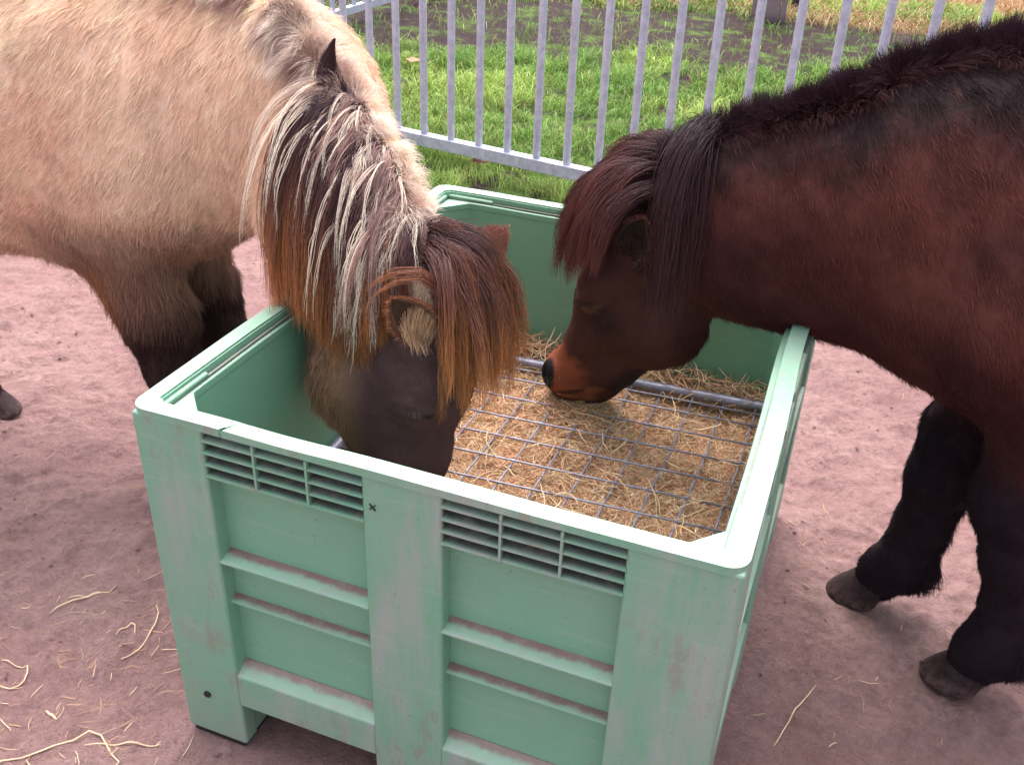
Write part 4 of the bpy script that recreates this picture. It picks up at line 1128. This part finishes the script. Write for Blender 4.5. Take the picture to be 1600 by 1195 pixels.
S2.group(.045, [
    ((.66, .885, .88), (.63, .885, .81), .085, .100, .86, LH2), ((.63, .885, .81), (.60, .888, .73), .100, .100, .84, LH2),
    ((.60, .888, .75), (.565, .90, .655), .098, .080, .82, LH2), ((.565, .90, .655), (.518, .918, .55), .080, .054, .80, LH2), ((.518, .918, .55), (.474, .93, .455), .054, .048, .92, LH2),
    ((.472, .93, .455), (.478, .93, .432), .050, .042, 1, LH2),
    ((.67, .885, .73), (.662, .89, .650), .102, .110, .66, LH2), ((.662, .89, .650), (.575, .92, .505), .096, .046, .62, LH2),
    ((.575, .92, .50), (.535, .93, .432), .052, .036, .8, LH2),
    ((.535, .818, .728), (.535, .820, .705), .026, .026, 1, LH2), ((.535, .958, .728), (.535, .956, .705), .026, .026, 1, LH2),
    ((.448, .93, .440), (.462, .93, .428), .040, .036, 1.05, LH2), ((.545, .93, .438), (.520, .93, .425), .028, .025, 1.1, LH2)], .045)
for sg in (-1, 1):
    def Q(x, dy, z, c=.888): return (x, c + sg * dy, z)
    S2.group(.008, [(Q(.512, .081, .704), Q(.540, .094, .722), .008, .009, 1, LH2), (Q(.540, .094, .722), Q(.578, .092, .726), .009, .007, 1, LH2),
        (Q(.512, .080, .701), Q(.545, .090, .700), .006, .007, 1, LH2), (Q(.545, .090, .700), Q(.578, .091, .720), .007, .006, 1, LH2)], .012)
    S2.group(.01, [(Q(.528, .076, .752), Q(.590, .078, .755), .018, .018, 1, LH2), (Q(.572, .068, .660), Q(.525, .038, .555, .905), .016, .012, 1, LH2),
        (Q(.432, .034, .462, .93), Q(.436, .036, .448, .93), .020, .018, 1, LH2)], .025)
def legf2(l, pts, rs): return [(( pts[i_][0], l, pts[i_][1]), (pts[i_ + 1][0], l, pts[i_ + 1][1]), rs[i_], rs[i_ + 1], .88, LY) for i_ in range(len(pts) - 1)]
S2.group(.035, legf2(.952, [(1.46, .74), (1.345, .50), (1.325, .38), (1.312, .24), (1.300, .14), (1.255, .055)], [.125, .085, .070, .054, .058, .050]), .05)
S2.group(.035, legf2(.760, [(1.47, .74), (1.450, .48), (1.485, .35), (1.500, .23), (1.500, .14), (1.468, .055)], [.130, .088, .072, .056, .062, .052]), .05)
S2.group(.03, [((1.262, .952, .095), (1.30, .952, .115), .050, .062, .95, LY), ((1.470, .760, .095), (1.51, .760, .115), .052, .064, .95, LY)], .03)
S2.group(.035, legf2(MY + .12, [(2.46, .98), (2.36, .72), (2.55, .44), (2.51, .18), (2.50, .13), (2.45, .055)], [.20, .15, .062, .050, .060, .050]), .06)
S2.group(.035, legf2(MY - .12, [(2.42, .98), (2.30, .72), (2.46, .44), (2.42, .18), (2.41, .13), (2.36, .055)], [.20, .15, .062, .050, .060, .050]), .06)
S2.cuts = [((.412, .884, .472), (.420, .878, .446), .0095, .008), ((.412, .976, .472), (.420, .982, .446), .0095, .008)] + \
    [((.440, .93 + q_ * .046, .412), (.492, .93 + q_ * .050, .424), .0035, .006) for q_ in (-1, 1)] + [((.492, .93 + q_ * .050, .424), (.540, .93 + q_ * .045, .446), .0035, .006) for q_ in (-1, 1)] + \
    [((.425, .90, .408), (.425, .96, .408), .004, .006)]

def coat_zone2(p, nr):
    n1 = fbm(p * 5 + 3, 3)[:, None]; n2 = fbm(p * 20 + 7, 3)[:, None]; z = p[:, 2]; x = p[:, 0]
    n3 = smooth(fbm(p * np.array([3.2, 3.2, 4.6]) + 1.7, 3), .35, .65)[:, None]
    bay = np.array([.066, .019, .019]) * (1 - n3) + np.array([.128, .040, .031]) * n3
    col = bay * (.8 + .4 * n2)
    # black mane line widening down the top of the neck
    up = smooth(nr[:, 2] + (fbm(p * 12, 3) - .5) * .6, .10, .70) * smooth(x, .6, .75) * smooth(-x, -2.0, -1.5) * (z > .9)
    col = col * (1 - up[:, None] * .92) + np.array([.013, .008, .011]) * up[:, None] * .92
    wv = (fbm(p * 9, 3) - .5) * .12
    dark = smooth(-(z + wv * .7), -.66, -.50) * smooth(x, 1.05, 1.15)
    col = col * (1 - dark[:, None] * .93) + np.array([.020, .013, .020]) * dark[:, None] * .93
    # rusty edges on the chest
    ru = np.exp(-((z - .64) / .05) ** 2) * smooth(-x, -1.30, -1.10) * smooth(x, .95, 1.1)
    col = col + ru[:, None] * np.array([.05, .022, .008])
    # head darker
    dh, _ = seg_dist(p, (.63, .885, .84), (.48, .93, .44)); hd = (smooth(-dh, -.20, -.14) * smooth(-x, -.80, -.70))[:, None]
    hc = np.array([.070, .025, .023]) * (1 - n2) + np.array([.105, .038, .032]) * n2
    col = col * (1 - hd) + hc * hd
    # shade painted round and below the eye for a sunken look, tan line under the lid
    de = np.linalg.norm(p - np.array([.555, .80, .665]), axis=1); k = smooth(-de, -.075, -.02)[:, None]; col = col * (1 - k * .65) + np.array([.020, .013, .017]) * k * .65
    dl, _ = seg_dist(p, (.560, .80, .712), (.520, .80, .678)); k = smooth(-dl, -.018, -.007)[:, None]; col = col * (1 - k * .7) + np.array([.20, .085, .042]) * k * .7
    # tan muzzle, black nostril edge and lips
    nn_ = (fbm(p * 40, 3) - .5) * .05; mz = smooth(-(z - (.552 - (x - .43) * .6)) + nn_ * .7, -.020, .022) * smooth(-x + nn_ * .5, -.535, -.485)
    dl_, _ = seg_dist(p, (.535, .89, .428), (.560, .89, .432)); mz = np.maximum(mz, smooth(-dl_, -.030, -.018))[:, None]
    col = col * (1 - mz) + (np.array([.25, .072, .042]) * (.55 + .9 * n2)) * mz
    col = col * (1 - mz) + (np.array([.30, .082, .042]) * (.65 + .7 * n2)) * mz
    for c_ in ((.422, .885, .455), (.422, .972, .455)):
        k = smooth(-np.linalg.norm((p - np.array(c_)) * np.array([1, .8, .62]), axis=1), -.031, -.022)[:, None]; col = col * (1 - k) + np.array([.012, .009, .011]) * k
    dl, _ = seg_dist(p, (.440, .87, .414), (.520, .875, .436)); k = smooth(-dl, -.010, -.004)[:, None]; col = col * (1 - k * .8) + np.array([.02, .012, .012]) * k * .8
    k = smooth(-z, -.412, -.400)[:, None] * (x < .58)[:, None]; col = col * (1 - k * .85) + np.array([.03, .016, .014]) * k * .85
    dj, _ = seg_dist(p, (.67, .93, .535), (.585, .93, .43)); k = smooth(-dj + nn_ * .5, -.080, -.045)[:, None]; col = col * (1 - k * .8) + np.array([.020, .013, .015]) * k * .7
    return col

def coat_len2(p, nr):
    z = p[:, 2]; x = p[:, 0]
    L = np.full(len(p), .021)
    dh, _ = seg_dist(p, (.63, .885, .84), (.48, .93, .44)); hd = smooth(-dh, -.20, -.14) * smooth(-x, -.80, -.70)
    L = L * (1 - hd) + .008 * hd
    ey = smooth(-np.linalg.norm((p - np.array([.545, .80, .712])) * np.array([1, .5, 1.3]), axis=1), -.055, -.025); L = L * (1 - ey) + .0025 * ey
    L = L * (1 - smooth(-z, -.54, -.48) * (x < .62)) + .004 * smooth(-z, -.54, -.48) * (x < .62)
    leg = smooth(-z, -.45, -.38) * (x > 1.05); L = L * (1 - leg) + .016 * leg
    L = L + .035 * np.exp(-((z - .15) / .05) ** 2) * (x > 1.05) * smooth(nr[:, 0], .0, .6)
    L = L + .016 * np.exp(-((z - .28) / .10) ** 2) * (x > 1.05) * smooth(nr[:, 0], .3, .8)
    return L
flow2 = seg_flow([((1.45, MY, .95), (2.5, MY, 1.0), (.8, 0, -.5)), ((1.3, MY, 1.0), (.8, .87, .9), (.62, 0, -.65)), ((.65, .885, .88), (.48, .93, .44), (-.35, .1, -.9)),
                  ((1.32, .95, .6), (1.30, .95, .1), (.1, 0, -1)), ((1.47, .76, .6), (1.50, .76, .1), (.1, 0, -1))])
e3v, e3f = ear_mesh((.620, .778, .828), (.650, .722, .938), (-.30, -.9, .05), .130, .043, 1.85)
e4v, e4f = ear_mesh((.620, .985, .84), (.60, 1.02, .95), (-.7, .6, 0), .11, .038, 1.85)
D_ears = [(e3v, e3f, ear_col(e3v, (.05, .02, .02), (.03, .018, .015))), (e4v, e4f, ear_col(e4v, (.05, .02, .02), (.03, .018, .015)))]
h2, b2, V2, F2 = build_horse('dark_pony', S2, (.36, .38, .02), (2.85, 1.32, 1.45), D_ears, coat_zone2,
                             'dark bay pony with black mane and tan muzzle eating hay out of the crate', ((.60, .888, .74), (.47, .93, .43)))
hd2 = (-1.0, 0.0)
hoof(h2, None, (1.228, .952, 0), (-.98, -.12)); hoof(h2, None, (1.450, .760, 0), (-.97, -.15)); hoof(h2, None, (2.42, MY + .12, 0), hd2); hoof(h2, None, (2.33, MY - .12, 0), hd2)
eye_part(h2, (.543, .8125, .7115), .0185); eye_part(h2, (.543, .9635, .7115), .0185)
if HAIR_ON:
    coat('coat_fur', V2, F2, S2, int(330000 * DETAIL), flow2, coat_len2, coat_zone2, h2, .0005)
    ear_fur('ear_fur', e3v, e3f, S2, .010, (.12, .042, .034), (.070, .032, .026), h2, nrm(np.array([.1, -.3, .9])), 1900, .011)
    ear_fur('ear_fur', e4v, e4f, S2, .010, (.08, .03, .028), (.06, .03, .025), h2, nrm(np.array([-.2, .2, .9])), 1800, .012)
    BLK = np.array([.022, .012, .018]); PLUM = np.array([.050, .022, .030]); RED = np.array([.135, .042, .034])
    # standing brush of mane along the neck
    n = int(60000 * DETAIL)
    c, up, T, t = crest_points(S2, [(1.75, MY, 1.0), (1.42, MY, 1.06), (1.20, .86, .995), (.95, .865, .93), (.80, .875, .895), (.70, .885, .865)], n)
    side_ = nrm(np.cross(T, up)); ang = rng.normal(0, 1.15, (n, 1)); q = c + side_ * ang * .055; q = project(S2, q, 12); nr = S2.grad(q); k = 7; fa = smooth(np.abs(ang), .6, 1.7)
    L = rng.uniform(.028, .062, n) * (1 - .5 * fa[:, 0])
    cl_ = (np.stack([fbm(q * 30 + a_, 2) for a_ in (0, 9, 18)], -1) - .5)
    d = nrm(nr * .8 + up * .3 + np.array([.30, 0, 0]) - up * .5 * np.abs(ang) + cl_ * 1.5 + rng.normal(0, .12, (n, 3))); d = nrm(d * (1 - fa) + (flow2(q, nr) + nr * .3 + cl_) * fa); P = np.zeros((n, k, 3)); P[:, 0] = q
    for i_ in range(1, k): q = q + d * (L / (k - 1))[:, None]; P[:, i_] = q; d = nrm(d + np.array([.02, -.03, -.12]))
    rr = rng.random((n, 1))
    cc = (BLK * (1 - rr) + PLUM * rr) * (1 - fa) + np.array([.095, .030, .026]) * fa
    hair_object('mane_hair', P, np.linspace(1, .2, k)[None] * (.0005 * rng.uniform(.7, 1.3, n))[:, None], cc[:, None] * np.linspace(.8, 1.5, k)[None, :, None], M_HAIR, h2)
    # long mane falling over the near side behind the ear
    n = 150
    c, up, T, t = crest_points(S2, [(.775, .879, .888), (.735, .882, .880), (.685, .885, .865)], n)
    sd_ = np.array([0, -1., 0])
    G_ = drape(c + sd_ * rng.uniform(0, .04, (n, 1)), sd_ + up * .3 + rng.normal(0, .10, (n, 3)) + np.array([-.04, 0, 0]), rng.uniform(.29, .45, n), S2, 20, .24, rng.uniform(.008, .024, n), noise=.06)
    EAR2 = np.array([.635, .735, .885]); k_ = seg_dist(G_.reshape(-1, 3), (.620, .76, .83), (.650, .70, .93))[0].reshape(G_.shape[:2]).min(1) > .050; k_ &= G_[:, :, 0].min(1) > .612; G_ = G_[k_]; n = len(G_)
    r_ = rng.random((n, 1))
    locks('mane_hair', G_, int(85 * DETAIL), .014, BLK * (1 - r_) + PLUM * .8 * r_, PLUM * r_ * 1.3 + RED * (1 - r_) * .7, h2, .00045, .25, .006, 1.8)
    # forelock
    n = 190
    base = np.array([.640, .885, .955]); rt = project(S2, base + rng.normal(0, 1, (n, 3)) * np.array([.040, .055, .02]), 4)
    dd = rt - np.array([.64, .885, .87])
    G_ = drape(rt, np.array([-.80, -.05, -.06]) + dd * 3 + rng.normal(0, .12, (n, 3)), rng.uniform(.15, .275, n), S2, 22, .155, rng.uniform(.008, .034, n), noise=.06)
    k_ = (np.linalg.norm(G_ - EAR2, axis=2).min(1) > .062) & (seg_dist(G_.reshape(-1, 3), (.625, .78, .82), (.650, .70, .93))[0].reshape(G_.shape[:2]).min(1) > .054) & (np.linalg.norm(G_ - np.array([.548, .785, .705]), axis=2).min(1) > .072); G_ = G_[k_]; n = len(G_)
    r_ = rng.random((n, 1))
    locks('forelock', G_, int(85 * DETAIL), .010, PLUM * (1 - r_) + BLK * r_, RED * (.8 + .7 * rng.random((n, 1))), h2, .0005, .45, .004, 1.0)

    # lashes and whiskers
    n = 40; a_ = rng.uniform(-1, 1, n); k = 5
    q = np.stack([.545 + a_ * .024, .792 + .006 * a_ ** 2, .714 + .008 * a_], -1); d = nrm(np.stack([-.2 + a_ * .3, np.full(n, -.8), np.full(n, -.6)], -1)); P = np.zeros((n, k, 3))
    for i_ in range(k): P[:, i_] = q; q = q + d * .0045; d = nrm(d + np.array([0, -.02, .06]))
    hair_object('eyelashes', P, np.linspace(1, .2, k)[None] * np.full((n, 1), .0005), np.full((n, k, 3), .015), M_HAIR, h2)
    n = 70; q = np.stack([rng.uniform(.42, .56, n), np.full(n, .93), rng.uniform(.40, .47, n)], -1); q = project(S2, q + np.array([0, -.06, 0]), 6); d = nrm(S2.grad(q) + rng.normal(0, .3, (n, 3)) + np.array([-.1, 0, -.3])); P = np.zeros((n, k, 3)); L = rng.uniform(.012, .035, n)
    for i_ in range(k): P[:, i_] = q; q = q + d * (L / 4)[:, None]; d = nrm(d + np.array([0, 0, -.12]))
    hair_object('whiskers', P, np.linspace(1, .2, k)[None] * np.full((n, 1), .0003), np.full((n, k, 3), .05), M_HAIR, h2)
